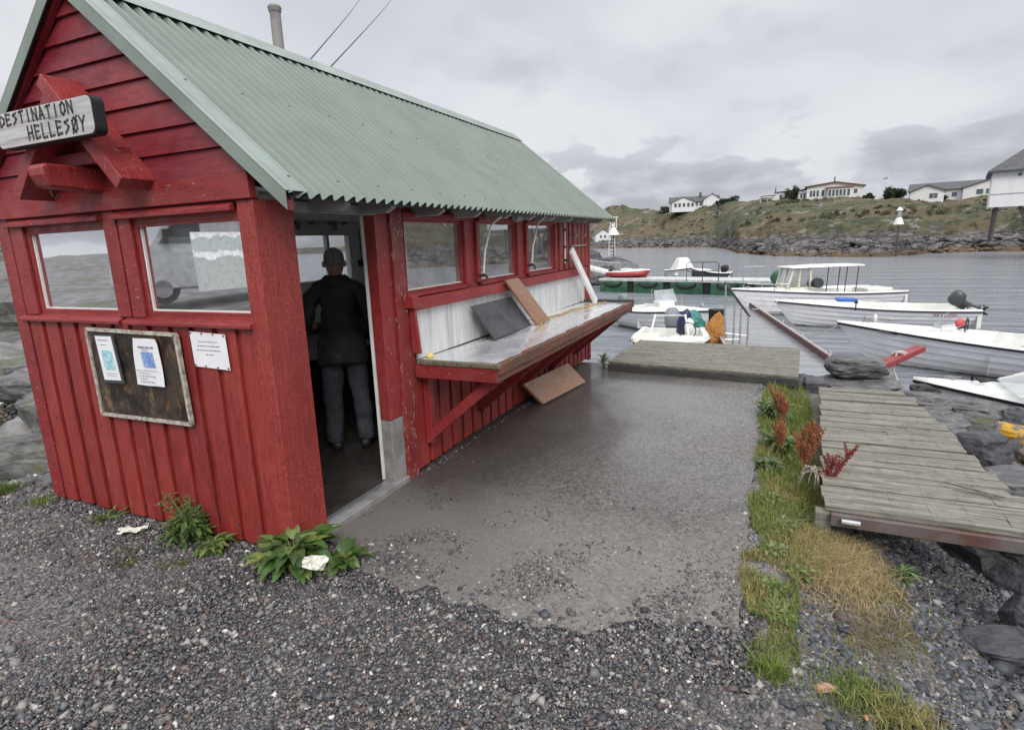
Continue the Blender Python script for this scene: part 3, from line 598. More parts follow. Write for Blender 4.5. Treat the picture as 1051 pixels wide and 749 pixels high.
LET['Ø'] = LET['O']+[(.0, -.08, .9, 1.08)]
def carve(text, x0, x1, z0, z1, y, mat, parent, sw=.0105, jit=.0):
    m = MB(); n = len(text); p = (x1-x0)/n; wl = p*.80
    for i, ch in enumerate(text):
        if ch not in LET: continue
        for (a, b, c, d) in LET[ch]:
            x = x0+i*p; dz = random.uniform(-jit, jit)
            pa = Vector((x+a*wl, y, z0+b*(z1-z0)+dz)); pb = Vector((x+c*wl, y, z0+d*(z1-z0)+dz)); dd = (pb-pa).normalized()*sw*.35
            m.bar(pa-dd, pb+dd, sw, .003, (0, 1, 0))
    return local(m.build('lettering', mat, parent), parent)
carve('DESTINATION', -1.475, -.805, 2.405, 2.463, -.286, 'signd', sg, jit=.002)
carve('HELLESØY', -1.235, -.725, 2.315, 2.383, -.286, 'signd', sg, jit=.002)
# notice board
nb = empty('notice_board', (-1.1, -.04, .70), 0, 'rusty framed notice board with two paper notices on the front wall', 'notice board')
def quad(m, pts, y, th):
    m.prism([(x, y, z) for x, z in pts], (0, th, 0))
Q = [(-1.515, 1.262), (-.690, 1.252), (-.672, .722), (-1.508, .712)]
m = MB(); quad(m, Q, -.030, .012); local(m.build('panel', 'rustp', nb), nb)
m = MB()
for a, b in zip(Q, Q[1:]+Q[:1]): m.bar((a[0], -.030, a[1]), (b[0], -.030, b[1]), .020, .022, (0, 1, 0))
local(m.build('frame', simple('worn_cream_frame', (.52, .48, .41), .6, 0, .6, 25), nb), nb)
def textlines(root, x0, x1, zt, rows, dz, y, mat='ink', slant=0.):
    m = MB(); z = zt
    for (l, r, h) in rows:
        x = x0+(x1-x0)*l; xe = x0+(x1-x0)*r
        while x < xe:
            ln = random.uniform(.008, .026); m.box(x+slant*(zt-z), min(x+ln, xe)+slant*(zt-z), y-.0006, y, z-h, z); x += ln+.006
        z -= dz
    local(m.build('printed_lines', mat, root), root)
pa = MB(); quad(pa, [(-1.425, 1.235), (-1.235, 1.238), (-1.205, .935), (-1.405, .930)], -.052, .010); o1 = local(pa.build('notice_frame', 'dgrey', nb), nb)
m = MB(); quad(m, [(-1.405, 1.225), (-1.250, 1.227), (-1.222, .955), (-1.385, .950)], -.055, .002); local(m.build('paper_notice', 'paper', nb), nb)
m = MB(); quad(m, [(-1.365, 1.14), (-1.265, 1.14), (-1.250, 1.02), (-1.355, 1.015)], -.0565, .001); local(m.build('printed_picture', 'inkc', nb), nb)
textlines(nb, -1.385, -1.27, 1.205, [(0, .9, .006), (.2, .7, .004)], .03, -.0557); textlines(nb, -1.35, -1.24, .995, [(0, 1, .003), (0, .8, .003)], .014, -.0557)
m = MB(); nn = 8
for i in range(nn):
    for j in range(5):
        pass
rows = []
for i in range(9):
    z = 1.225-.285*i/8; rows.append([(-1.045+.205*j/6-.035*(i/8)*(1-j/6)+(.002*j if i else 0), -.052-.004*math.sin(j*1.3+i*.6), z) for j in range(7)])
m.loft(rows, close=False, cap=False); o = local(m.build('paper_notice', 'paper', nb), nb); md = o.modifiers.new('t', 'SOLIDIFY'); md.thickness = .001
textlines(nb, -1.02, -.86, 1.178, [(.1, .95, .008), (.3, .6, .004)], .02, -.0585); textlines(nb, -1.05, -.87, 1.035, [(0, 1, .003), (.1, .7, .003), (0, .9, .003), (.1, .5, .003), (.1, .8, .003)], .017, -.0585)
m = MB(); quad(m, [(-.985, 1.145), (-.885, 1.145), (-.875, 1.055), (-.975, 1.055)], -.0595, .001); local(m.build('printed_picture', 'inkb', nb), nb)
# single laminated notice
ns = empty('notice_sheet', (-.46, -.02, 1.06), 0, 'small white laminated notice pinned on the red boards under the right front window', 'notice')
NQ = [(-.598, 1.272), (-.318, 1.262), (-.312, 1.062), (-.592, 1.072)]
m = MB(); quad(m, NQ, -.012, .0025); local(m.build('sheet', 'paper', ns), ns)
m = MB()
for (x, z) in [(-.588, 1.264), (-.50, 1.262), (-.41, 1.26), (-.328, 1.254), (-.322, 1.072), (-.405, 1.073), (-.50, 1.076), (-.582, 1.08)]: m.tube([(x, -.016, z), (x, -.011, z)], .005, 8)
local(m.build('pins', 'signd', ns), ns)
textlines(ns, -.555, -.36, 1.218, [(.1, .9, .004), (.05, .95, .005), (.0, .95, .005), (.35, .65, .005)], .024, -.0122)
# poster inside the window
po = MB(); po.prism([(-.545, .040, 1.815), (-.150, .040, 1.80), (-.150, .040, 1.515), (-.535, .040, 1.49)], (0, .0015, 0)); tag(po.build('window_poster', 'poster'), 'grey landscape poster in the right half of the right front window', 'poster')
# ------------------------------------------------------------------ things on and by the counter
def slab(name, mat, base0, base1, top0, top1, th, label, cat, bev=.003):
    b0, b1, t0, t1 = map(Vector, (base0, base1, top0, top1)); n_ = (b1-b0).cross(t0-b0).normalized()*th
    m = MB(); m.add([b0, b1, t1, t0, b0+n_, b1+n_, t1+n_, t0+n_], [(0, 1, 2, 3), (4, 7, 6, 5), (0, 4, 5, 1), (1, 5, 6, 2), (2, 6, 7, 3), (3, 7, 4, 0)])
    c = sum((b0, b1, t0, t1), Vector())/4; m.v = [tuple(Vector(p)-c) for p in m.v]
    return tag(m.build(name, mat, None, bev, loc=c), label, cat)
slab('cutting_board', 'slate', (.195, 2.24, .872), (.19, 3.08, .872), (.045, 2.11, 1.17), (.04, 2.93, 1.17), .022, 'dark grey board leaning against the splash panel on the counter', 'board', .006)
slab('brown_plank', 'brown', (.24, 3.10, .872), (.235, 3.48, .872), (.075, 2.74, 1.345), (.07, 3.05, 1.345), .022, 'brown wooden plank leaning upright on the counter beside the dark board', 'plank')
slab('brown_board', 'brown', (.22, 3.26, .008), (.36, 4.30, .008), (.05, 3.12, .245), (.17, 4.20, .25), .03, 'wet brown board leaning on the asphalt under the counter', 'board')
m = MB(); m.bar((.24, 5.22, .88), (.10, 4.66, 1.575), .10, .035, (1, 0, 0)); m.v = [(x-.17, y-4.94, z-.88) for x, y, z in m.v]; tag(m.build('white_plank', 'white', None, .003, loc=(.17, 4.94, .88)), 'narrow white plank leaning at the far end of the counter', 'plank')
m = MB(); m.tube([(.33, 2.95, .878), (.15, 3.6, .882), (.22, 3.95, .882), (.20, 4.3, .884), (.32, 4.9, .884), (.38, 5.2, .882)], .011, 6); tag(m.build('yellow_strip', 'yhose'), 'thin yellow brown strip lying along the far half of the counter', 'strip')
tag(MB().lathe([(.0, 0), (.03, .005), (.034, .02), (.02, .04), (.0, .045)], (.10, 1.36, .878), 8).build('yellow_flower', simple('pale_yellow', (.70, .60, .22), .7)), 'small yellow scrap on the near corner of the counter', 'scrap')
def tap(name, y, z, label):
    r = empty(name, (.02, y, z), 0, label, 'tap')
    m = MB(); m.tube([(0, 0, 0), (.06, 0, 0), (.075, 0, -.01), (.08, 0, -.05)], .012, 8); m.tube([(.045, 0, .01), (.045, 0, .045)], .007, 6); m.build('spout', 'brass', r)
    MB().bar((.045, -.03, .048), (.045, .03, .048), .012, .008).build('handle', 'brass', r)
    m = MB(); m.tube([(.055, -.02, .02), (.065, 0, .20), (.10, .06, .42), (.17, .14, .50)], .009, 6); m.build('hose', 'hose', r); return r
tap('wall_tap', 2.36, 1.42, 'tap with white hose hanging left of the middle side window')
tap('wall_tap', 3.47, 1.455, 'tap with white hose hanging left of the farthest side window')
r = empty('water_pipe', (.02, 4.60, 1.4), 0, 'thin vertical water pipe right of the farthest side window', 'pipe')
MB().tube([(0.02, 0, .02), (.02, 0, .50)], .011, 8).build('pipe', 'hose', r); m = MB(); 
for z in (.04, .2, .4): m.tube([(.02, 0, z), (.02, 0, z+.03)], .018, 8)
m.tube([(.02, 0, .05), (.07, 0, .05), (.075, 0, .02)], .012, 8); m.bar((.05, -.035, .075), (.05, .035, .075), .012, .01); m.build('valve', 'brass', r)
m = MB()
for y0 in (4.98, 5.32): m.tube([(.02, y0, 1.72), (.06, y0, 1.73), (.08, y0, 1.76), (.07, y0, 1.79)], .006, 6)
m.bar((.02, 4.9, 1.62), (.02, 5.5, 1.62), .012, .02); tag(m.build('hook_rail', 'alu'), 'small wire hooks on the boards near the far hut corner', 'hooks')
# white litter and plants' companion scraps
def crumple(name, c, s, label, mat='paper', tilt=(.3, .2, .4), seed=1):
    bm = bmesh.new(); bmesh.ops.create_grid(bm, x_segments=12, y_segments=8, size=.5)
    for v_ in bm.verts:
        p = v_.co; n_ = mn.noise_vector(Vector((p.x*3+seed, p.y*3, seed))); edge = 1-.5*max(0, abs(p.x)*2-.4)
        v_.co = Vector((p.x*s[0]+n_.x*s[0]*.12, p.y*s[1]*edge+n_.y*s[1]*.2, n_.z*s[2]+.012+.5*s[2]*mn.noise(Vector((p.x*9, p.y*9, seed)))))
    me = bpy.data.meshes.new(name); bm.to_mesh(me); bm.free(); me.materials.append(M[mat]); o = bpy.data.objects.new(name, me); COL.objects.link(o)
    o.location = c; o.rotation_euler = tilt; md = o.modifiers.new('t', 'SOLIDIFY'); md.thickness = .0015; return tag(o, label, 'litter')
M['tissue'] = simple('damp_tissue', (.66, .64, .56), .9, 0, .15, 10)
crumple('paper_scrap', (-1.17, -.17, .02), (.17, .07, .03), 'crumpled white tissue lying on gravel left of the green weeds', 'tissue', (0, .0, .75), 2)
crumple('paper_scrap', (.27, -.14, .09), (.12, .08, .03), 'white tissue caught on the leaves of the broad plant by the doorway', 'tissue', (1.0, .35, .9), 5)
# overhead wires
for a, b, lab in (((-1.70, 2.39, 3.41), (-8.6, 12.31, 8.39), 'thin dark overhead wire nearer the flue'), ((-1.70, 2.65, 3.40), (-7.81, 12.67, 8.36), 'thin dark overhead wire farther from the flue')):
    a = Vector(a); b = Vector(b); a0 = a-(b-a)*.09; b = b+(b-a)*1.2; p = [a0.lerp(b, k/14)-Vector((0, 0, .10*math.sin(PI*k/14))) for k in range(15)]
    tag(MB().tube(p, .008, 5).build('overhead_wire', 'black'), lab, 'wire')
# ------------------------------------------------------------------ inside the hut
r = empty('wall_bench', (-2.0, 2.6, .9), 0, 'dark work bench along the far inner wall behind the man', 'bench')
m = MB(); m.box(-.22, .22, -1.9, 2.6, -.03, .0); m.build('bench_top', 'slate', r)
for y in (-1.3, .0, 1.3, 2.4): MB().bar((-.2, y, -.5), (.17, y, -.05), .035, .04).build('bracket', 'dgrey', r)
m = MB(); m.tube([(-2.19, 3.55, 1.50), (-2.17, 3.57, 1.45), (-2.10, 3.62, 1.2), (-2.0, 3.7, 1.02), (-1.9, 3.9, .92)], .012, 6); m.box(-2.22, -2.17, 3.50, 3.60, 1.48, 1.55); m.tube([(-2.2, 3.55, 1.55), (-2.2, 3.55, 1.9)], .006, 5); tag(m.build('wall_hose', 'black'), 'black hose hanging from a tap inside the hut between the back windows', 'hose')
m = MB(); m.box(-.28, .28, -.12, .12, 0, .06); m.box(-.2, .16, -.09, .09, .06, .10); tag(m.build('black_tray', 'black', None, .01, loc=(-1.85, 3.35, .9)), 'black tray on the inner bench right of the man', 'tray')
m = MB(); m.bar((0, 0, 0), (.12, .15, 1.2), .07, .025); tag(m.build('leaning_plank', simple('yellow_pine', (.42, .27, .10), .6), None, loc=(-.42, 2.05, .72)), 'yellow pine plank leaning inside behind the nearest side window', 'plank')
bm_ = MB(); bm_.lathe([(.0, 0), (.20, .02), (.22, .30), (.12, .48), (.0, .52)], (0, 0, 0), 14); tag(bm_.build('red_buoy', 'redpl', None, smooth=True, loc=(-.32, 1.62, 1.0)), 'faded red buoy inside behind the nearest side window', 'buoy')
r = empty('buoy_shelf', (-.30, 1.6, .98), 0, 'narrow inner shelf under the sea side windows', 'shelf'); m = MB(); m.box(-.2, .18, -.1, 3.6, -.02, .01); m.build('shelf_board', 'inwall', r)
m = MB(); m.box(-.12, .24, -.15, -.07, 0, .02); m.box(-.08, .2, -.145, -.075, .02, .10); tag(m.build('dark_bag', 'black', None, .02, loc=(-.45, .30, 1.29)), 'dark bag on the ledge behind the right front window', 'bag')
m = MB(); m.box(-.75, .30, -.03, .09, -.03, .0); tag(m.build('window_ledge', 'inwall', None, .004, loc=(-.45, .15, 1.285)), 'white ledge inside the right front window', 'ledge')
# ------------------------------------------------------------------ the man in the doorway, seen from behind
def skin(name, joints, bones, mat, parent, sub=2, loc=(0, 0, 0), root=0):
    me = bpy.data.meshes.new(name); me.from_pydata([j[0] for j in joints], bones, []); o = bpy.data.objects.new(name, me); COL.objects.link(o)
    md = o.modifiers.new('skin', 'SKIN'); md.use_smooth_shade = True; md.use_x_symmetry = False
    for i, j in enumerate(joints):
        r_ = j[1]; me.skin_vertices[0].data[i].radius = r_ if isinstance(r_, tuple) else (r_, r_); me.skin_vertices[0].data[i].use_root = (i == root)
    sb = o.modifiers.new('sub', 'SUBSURF'); sb.levels = sub; sb.render_levels = sub
    me.materials.append(M[mat]); o.parent = parent; o.location = loc; return o
M['skin'] = simple('skin', (.42, .25, .19), .55, 0, .15, 8)
M['hair'] = simple('grey_hair', (.30, .285, .27), .8, 0, .6, 60, .8, 200)
M['jacket'] = simple('black_jacket', (.034, .034, .037), .75, 0, .3, 6, .6, 14)
M['trouser'] = simple('dark_trousers', (.065, .068, .085), .8, 0, .3, 8, .6, 16)
M['shoe'] = simple('dark_shoes', (.02, .02, .022), .5)
# local frame: x to his right, y forwards (he faces the back wall and the bench)
man = empty('person', (-.80, 1.46, .052), math.radians(38), 'man in black jacket and dark trousers standing inside the doorway seen from behind', 'person')
J = [((0, 0, .90), (.11, .08)), ((0, .01, 1.08), (.11, .08)), ((0, 0, 1.26), (.12, .08)), ((0, -.01, 1.36), (.08, .06)), ((0, .01, 1.43), .052), ((0, .02, 1.475), .056),
     ((-.17, 0, 1.325), .045), ((-.265, -.02, 1.08), .038), ((-.20, .18, 1.00), .036), ((-.14, .25, .98), .028),
     ((.17, 0, 1.325), .045), ((.245, -.03, 1.07), .038), ((.22, .13, .93), .036), ((.20, .20, .90), .028),
     ((-.09, 0, .80), (.065, .07)), ((-.105, .02, .48), .058), ((-.12, -.01, .09), .040), ((-.13, .12, .035), .035),
     ((.09, 0, .80), (.065, .07)), ((.11, .02, .48), .058), ((.13, -.01, .09), .040), ((.16, .11, .035), .035)]
B = [(0, 1), (1, 2), (2, 3), (3, 4), (4, 5), (3, 6), (6, 7), (7, 8), (8, 9), (3, 10), (10, 11), (11, 12), (12, 13), (0, 14), (14, 15), (15, 16), (16, 17), (0, 18), (18, 19), (19, 20), (20, 21)]
for sgn, hb in ((-1, 9), (1, 13)):                                # fingers grow out of the palm vertex
    b = Vector(J[hb][0]); base = len(J)
    J.append((tuple(b+Vector((.0, .045, -.012))), (.030, .014))); B.append((hb, base))
    for q, (dx, ln) in enumerate(((-.027, .030), (-.009, .036), (.009, .034), (.026, .026))):
        k = len(J); J.append((tuple(b+Vector((dx, .075, -.018))), .0085)); J.append((tuple(b+Vector((dx*1.1, .085+ln, -.04))), .0075)); B += [(base, k), (k, k+1)]
    k = len(J); J.append((tuple(b+Vector((-sgn*.034, .03, -.02))), .010)); J.append((tuple(b+Vector((-sgn*.045, .065, -.035))), .0085)); B += [(hb, k), (k, k+1)]
body = skin('body', J, B, 'skin', man, 2)
# head as a shaped loft with face, joined into the same body figure by overlap of the neck
hm = MB(); rings = []; HZ = 1.40
for z, rx, ry, cy_ in ((0, .045, .048, .00), (.035, .05, .055, .01), (.06, .056, .068, .022), (.09, .066, .086, .022), (.125, .073, .096, .012), (.16, .077, .099, .008), (.195, .074, .095, .004), (.225, .058, .076, .002), (.243, .030, .042, .0), (.25, .004, .006, 0)):
    rg_ = []
    for k in range(20):
        a = 2*PI*k/20; x = rx*math.cos(a); y = ry*math.sin(a)+cy_
        f = math.exp(-((a-PI/2)/.22)**2)
        if .07 < z < .14: y += f*.022*(1 if z < .12 else .45)      # nose
        if .12 < z < .15: y -= .008*(math.exp(-((a-PI/2-.38)/.18)**2)+math.exp(-((a-PI/2+.38)/.18)**2))   # eye sockets
        rg_.append((x, y, HZ+z))
    rings.append(rg_)
hm.loft(rings); ho = hm.build('head', 'skin', man, smooth=True)
for s_ in (-1, 1):
    m = MB(); m.lathe([(.0, -.005), (.012, 0), (.017, .018), (.013, .04), (.0, .05)], (s_*.078, -.005, HZ+.105), 10); m.build('ear', 'skin', man, smooth=True)
hr = MB(); rings = []
for z, rx, ry, cy_, cut in ((.115, .066, .086, .002, .6), (.125, .0755, .098, .010, .45), (.16, .0795, .1015, .006, .32), (.20, .0765, .0975, .003, .1), (.230, .058, .076, .0, 0), (.247, .031, .042, .0, 0), (.254, .004, .005, 0, 0)):
    rg_ = []
    for k in range(24):
        a = 2*PI*k/24; y = math.sin(a); fr = max(0, y)*cut; rr_ = 1-fr+.05*mn.noise(Vector((math.cos(a)*5, y*5, z*40)))
        rg_.append((rx*math.cos(a)*rr_, ry*y*rr_+cy_, HZ+z))
    rings.append(rg_)
hr.loft(rings); hr.build('hair', 'hair', man, smooth=True)
JJ = [((0, .0, .72), (.168, .12)), ((0, .0, .90), (.172, .125)), ((0, .01, 1.08), (.160, .112)), ((0, 0, 1.25), (.165, .112)), ((0, -.005, 1.375), (.11, .088)), ((0, .0, 1.425), (.07, .07)),
      ((-.175, 0, 1.325), .080), ((-.275, -.02, 1.07), .066), ((-.215, .16, 1.005), .052), ((-.165, .22, .99), .046),
      ((.175, 0, 1.325), .080), ((.25, -.03, 1.06), .066), ((.235, .11, .935), .052), ((.21, .17, .91), .046)]
JB = [(0, 1), (1, 2), (2, 3), (3, 4), (4, 5), (4, 6), (6, 7), (7, 8), (8, 9), (4, 10), (10, 11), (11, 12), (12, 13)]
jk = skin('jacket', JJ, JB, 'jacket', man, 3, root=2)
ftx = bpy.data.textures.new('cloth_folds', 'CLOUDS'); ftx.noise_scale = .16; ftx.noise_depth = 3
def folds(o, s_): md = o.modifiers.new('folds', 'DISPLACE'); md.texture = ftx; md.strength = s_; md.mid_level = .5; md.texture_coords = 'LOCAL'
folds(jk, .075)
hem = MB(); rings = []
for z_, rx_, ry_ in ((.735, .196, .135), (.75, .200, .140), (.82, .198, .140), (.90, .188, .132), (1.0, .165, .115)):
    rings.append([((rx_+.008*math.sin(a*7+z_*20))*math.cos(a), (ry_+.008*math.sin(a*7+z_*20))*math.sin(a), z_+.012*math.sin(a*3)) for a in [2*PI*i/40 for i in range(40)]])
hem.loft(rings); hem.build('jacket_hem', 'jacket', man, smooth=True)
hd_ = MB(); hd_.loft([[(.105*math.cos(a)*k1, .075*math.sin(a)*k1-.035, 1.375+z+.02*math.cos(a)**2) for a in [2*PI*i/16 for i in range(16)]] for k1, z in ((.6, -.05), (1.05, -.02), (1.0, .025), (.72, .05))]); hd_.build('hood', 'jacket', man, smooth=True)
TJ = [((0, 0, .90), (.135, .10)), ((-.088, 0, .80), (.098, .102)), ((-.106, .015, .47), .078), ((-.12, -.005, .09), .068), ((-.121, -.003, .06), .066), ((.088, 0, .80), (.098, .102)), ((.111, .015, .47), .078), ((.13, -.005, .09), .068), ((.131, -.003, .06), .066)]
tr_ = skin('trousers', TJ, [(0, 1), (1, 2), (2, 3), (3, 4), (0, 5), (5, 6), (6, 7), (7, 8)], 'trouser', man, 3); folds(tr_, .06)
for x, dx in ((-.12, -.15), (.13, .28)):
    m = MB(); rings = []
    for y, wd, hh_ in ((-.07, .028, .05), (-.06, .042, .075), (0, .046, .085), (.07, .046, .06), (.13, .048, .045), (.175, .036, .035), (.19, .012, .02)):
        rings.append([(x+wd*math.cos(a)+dx*y, y, max(0, hh_*.5+hh_*.5*math.sin(a))) for a in [2*PI*i/12 for i in range(12)]])
    m.loft(rings); m.build('shoe', 'shoe', man, smooth=True)
# ------------------------------------------------------------------ wooden platform and slipway boards
pf = empty('wooden_platform', (1.56, 5.85, .0), 0, 'large low wooden platform of grooved decking at the end of the asphalt', 'platform')
PC = [(.455, 5.075), (2.675, 4.80), (2.745, 6.62), (.50, 6.80)]
def pl_pt(u, v_): 
    a = Vector(PC[0]).lerp(Vector(PC[1]), u); b = Vector(PC[3]).lerp(Vector(PC[2]), u); return a.lerp(b, v_)
m = MB(); nb_ = 14
for i in range(nb_):
    v0, v1 = i/nb_+.004, (i+1)/nb_-.004; zj = random.uniform(-.003, .003)
    q = [pl_pt(-.004, v0), pl_pt(1.004, v0), pl_pt(1.004, v1), pl_pt(-.004, v1)]
    m.prism([(p.x-1.56, p.y-5.85, .088+zj) for p in q], (0, 0, .034))
m.build('decking', 'deck', pf, .003)
for (a, b, w_) in (((-.004, -.006), (1.004, -.006), .030), ((.002, .988), (.998, .988), .035), ((.009, .02), (.009, .98), .035), ((.991, .02), (.991, .98), .035), ((.5, .02), (.5, .98), .05)):
    p, q = pl_pt(*a), pl_pt(*b); m = MB(); m.bar((p.x-1.56, p.y-5.85, .044), (q.x-1.56, q.y-5.85, .044), w_, .085); m.build('beam', 'deckside', pf, .003)
bw = empty('slipway_boards', (3.3, 3.0, 0), 0, 'weathered grey plank walkway lying over the rocks beside the grass', 'walkway')
def bx_pt(u, y): # left and right edge at y
    f = (y-1.5)/2.95; x0 = 2.735+.14*f; x1 = 3.84-.21*f; return x0+(x1-x0)*u
y = 1.47; m = MB()
def zb(x, y): return .085+.01*math.sin(y*2)
while y < 4.42:
    wd = random.choice((.12, .135, .15, .16)); g = random.choice((.012, .018, .030, .020)); tw = random.uniform(-.012, .012); z = zb(0, y)+random.uniform(-.006, .006)
    x0 = bx_pt(0, y)+random.uniform(-.015, .012); x1 = bx_pt(1, y)+random.uniform(-.03, .03); dz = random.uniform(-.006, .006); sag = -.02
    n_ = 6
    for k in range(n_):
        a, b = x0+(x1-x0)*k/n_, x0+(x1-x0)*(k+1)/n_; j0, j1 = .004*fbm(a, y, 0, 3, 7), .004*fbm(b, y, 0, 3, 7)
        m.add([(p-3.3, q-3.0, r_) for p, q, r_ in ((a, y+tw*k/n_, z-.028), (b, y+tw*(k+1)/n_, z-.028), (b, y+wd+tw*(k+1)/n_+j1, z-.028), (a, y+wd+tw*k/n_+j0, z-.028), (a, y+tw*k/n_, z+j0), (b, y+tw*(k+1)/n_, z+j1+dz*(k+1)/n_), (b, y+wd+tw*(k+1)/n_+j1, z+j1-dz*(k+1)/n_), (a, y+wd+tw*k/n_+j0, z-j0))],
              [(0, 3, 2, 1), (4, 5, 6, 7), (0, 1, 5, 4), (2, 3, 7, 6)]+([(3, 0, 4, 7)] if k == 0 else [])+([(1, 2, 6, 5)] if k == n_-1 else []))
    y += wd+g+(.012 if random.random() < .3 else 0)
m.build('planks', 'oldwood', bw)
m = MB(); m.bar((-.53, -1.52, .022), (.66, -1.535, .022), .09, .075); m.build('edge_beam', 'rustf', bw, .004)
m = MB(); m.bar((-.45, -1.50, -.01), (-.33, 1.4, -.02), .08, .12); m.bar((.36, -1.50, -.01), (.22, 1.4, -.02), .08, .12); m.build('bearers', 'deckside', bw)
for x in (-.43, .57): m = MB(); m.tube([(x-.045, -1.585, .03), (x+.05, -1.587, .03)], .017, 10); m.build('steel_pin', 'alu', bw)
m = MB(); m.box(-.045, .045, -.03, .03, -.12, .055); tag(m.build('wooden_stub', 'oldwood', None, .006, loc=(2.735, 1.50, 0)), 'short wooden stub at the left near corner of the plank walkway', 'stub')
m = MB(); m.bar((-.13, .06, 0), (.13, -.10, .004), .022, .012); tag(m.build('loose_batten', 'oldwood', None, .002, loc=(3.58, 2.0, .105)), 'short loose batten lying on the plank walkway', 'batten')
m = MB(); m.box(-.12, .12, -.13, .13, -.1, .065); tag(m.build('stone_block', 'rockd', None, .03, loc=(2.86, 5.0, 0)), 'dark square block beside the right end of the wooden platform', 'block')
# ------------------------------------------------------------------ rocks
def rock_mesh(seed, sx, sy, sz, sub=4, facet=.5, flat=0., pw=.62):
    bm = bmesh.new(); bmesh.ops.create_icosphere(bm, subdivisions=sub, radius=1); rs = random.Random(seed)
    planes = [(Vector((rs.gauss(0, 1), rs.gauss(0, 1), rs.gauss(0, .8))).normalized(), rs.uniform(.55, .85)) for _ in range(11)]
    off = Vector((seed*3.17, seed*1.3, seed*.7))
    for v_ in bm.verts:
        p = v_.co.copy(); p = Vector([math.copysign(abs(c_)**pw, c_) for c_ in p])*.84
        for n_, d in planes:
            t_ = p.dot(n_)
            if t_ > d: p -= n_*(t_-d)*.92
        p += p.normalized()*(.09*mn.fractal(p*2.2+off, .8, 2, 4)+.05*mn.noise(Vector((p.x*2, p.y*2, p.z*9))+off))
        v_.co = Vector((p.x*sx, p.y*sy, p.z*sz))
    return bm
def boulder(seed, loc, s, mat, label, rz=0., group=None, tilt=(0, 0), sub=4, cat='rock', name='boulder'):
    bm = rock_mesh(seed, *s, sub=sub); me = bpy.data.meshes.new(name); bm.to_mesh(me); bm.free(); me.materials.append(M[mat])
    o = bpy.data.objects.new(name, me); COL.objects.link(o); o.location = loc; o.rotation_euler = (tilt[0], tilt[1], rz); return tag(o, label, cat, group)
boulder(1, (3.36, 5.95, .03), (.40, .38, .15), 'rock', 'flat grey stone slab lying on top of others between the platform and the red pole', .1)
boulder(2, (3.40, 5.95, -.24), (.62, .42, .16), 'rock', 'broad grey rock under the flat stone slab', .3)
boulder(3, (3.10, 5.05, -.20), (.42, .30, .20), 'rock', 'grey rock between the platform and the walkway far end', .6)
boulder(4, (2.72, 5.45, -.18), (.3, .3, .2), 'rockd', 'dark rock under the right corner of the wooden platform', .2)
boulder(5, (4.05, 5.15, -.50), (.62, .42, .30), 'rock', 'long grey rock beside the far right corner of the walkway', -.4)
boulder(6, (4.22, 4.45, -.52), (.50, .38, .33), 'rockd', 'dark wet rock in the middle right of the walkway', -.6)
boulder(7, (4.28, 3.55, -.62), (.66, .55, .36), 'rock', 'large rough grey rock right of the walkway middle', -.5)
boulder(8, (5.05, 4.85, -.55), (.38, .26, .25), 'rockl', 'rock with bright yellow orange lichen at the right edge', -.2)
boulder(9, (4.52, 5.45, -.52), (.26, .30, .22), 'rockg', 'brown grey rock left of the yellow lichen rock', .9)
boulder(10, (4.85, 5.55, -.58), (.34, .2, .16), 'rockl', 'small lichen spotted rock behind the yellow lichen rock', -.5)
boulder(11, (4.05, 6.35, -.55), (.55, .35, .26), 'rock', 'pale grey rock at the water edge near the white bow', .2)
boulder(19, (4.75, 6.75, -.70), (.62, .30, .27), 'rock', 'grey rock in front of the hull of the nearest white boat', -.25)
boulder(20, (5.45, 6.35, -.72), (.55, .32, .28), 'rockd', 'dark rock at the right edge in front of the nearest white boat', -.3)
boulder(12, (4.32, 7.12, -.52), (.24, .16, .12), 'black', 'small black rock by the bow of the nearest white boat', .3)
boulder(13, (3.98, 2.55, -.55), (.5, .6, .3), 'rockd', 'dark rock against the near right side of the walkway', .5)
boulder(14, (4.75, 3.0, -.85), (.5, .6, .35), 'rock', 'grey rock low at the right edge of the picture', .1)
boulder(15, (3.50, .95, -.29), (.27, .17, .09), 'rockd', 'flat dark slate rock in the gravel below the walkway', .5)
boulder(16, (3.66, 1.30, -.30), (.20, .12, .10), 'rockd', 'leaning slate shard under the near right end of the walkway', 1.3, tilt=(.5, .3))
boulder(17, (3.80, .70, -.38), (.22, .28, .12), 'rock', 'pale rock at the right edge below the walkway', .5)
boulder(18, (3.0, 6.3, -.45), (.5, .4, .25), 'rockd', 'dark rock behind the platform corner under the flat slab', .1)
rs = random.Random(4)
for i in range(16):
    a = rs.uniform(0, 1); x = 3.15+2.6*rs.random(); yy = 5.6+2.3*rs.random()-(x-3)*.3
    boulder(30+i, (x, yy, -.62-.18*(yy-5.6)-rs.random()*.12), (rs.uniform(.2, .42), rs.uniform(.2, .36), rs.uniform(.12, .24)), rs.choice(('rock', 'rockd', 'rock')), 'grey shore rock in the heap between the walkway and the water', rs.uniform(0, 3), 'rocks heaped along the water edge', sub=3)
for i in range(13):
    yy = 1.6+3.8*rs.random(); x = 3.95+rs.random()*1.6
    boulder(60+i, (x, yy, -.62-.28*(x-3.95)), (rs.uniform(.18, .4), rs.uniform(.18, .4), rs.uniform(.1, .22)), rs.choice(('rock', 'rockd', 'rockg')), 'grey rock on the slope right of the plank walkway', rs.uniform(0, 3), 'rocks on the slope right of the walkway', sub=3)
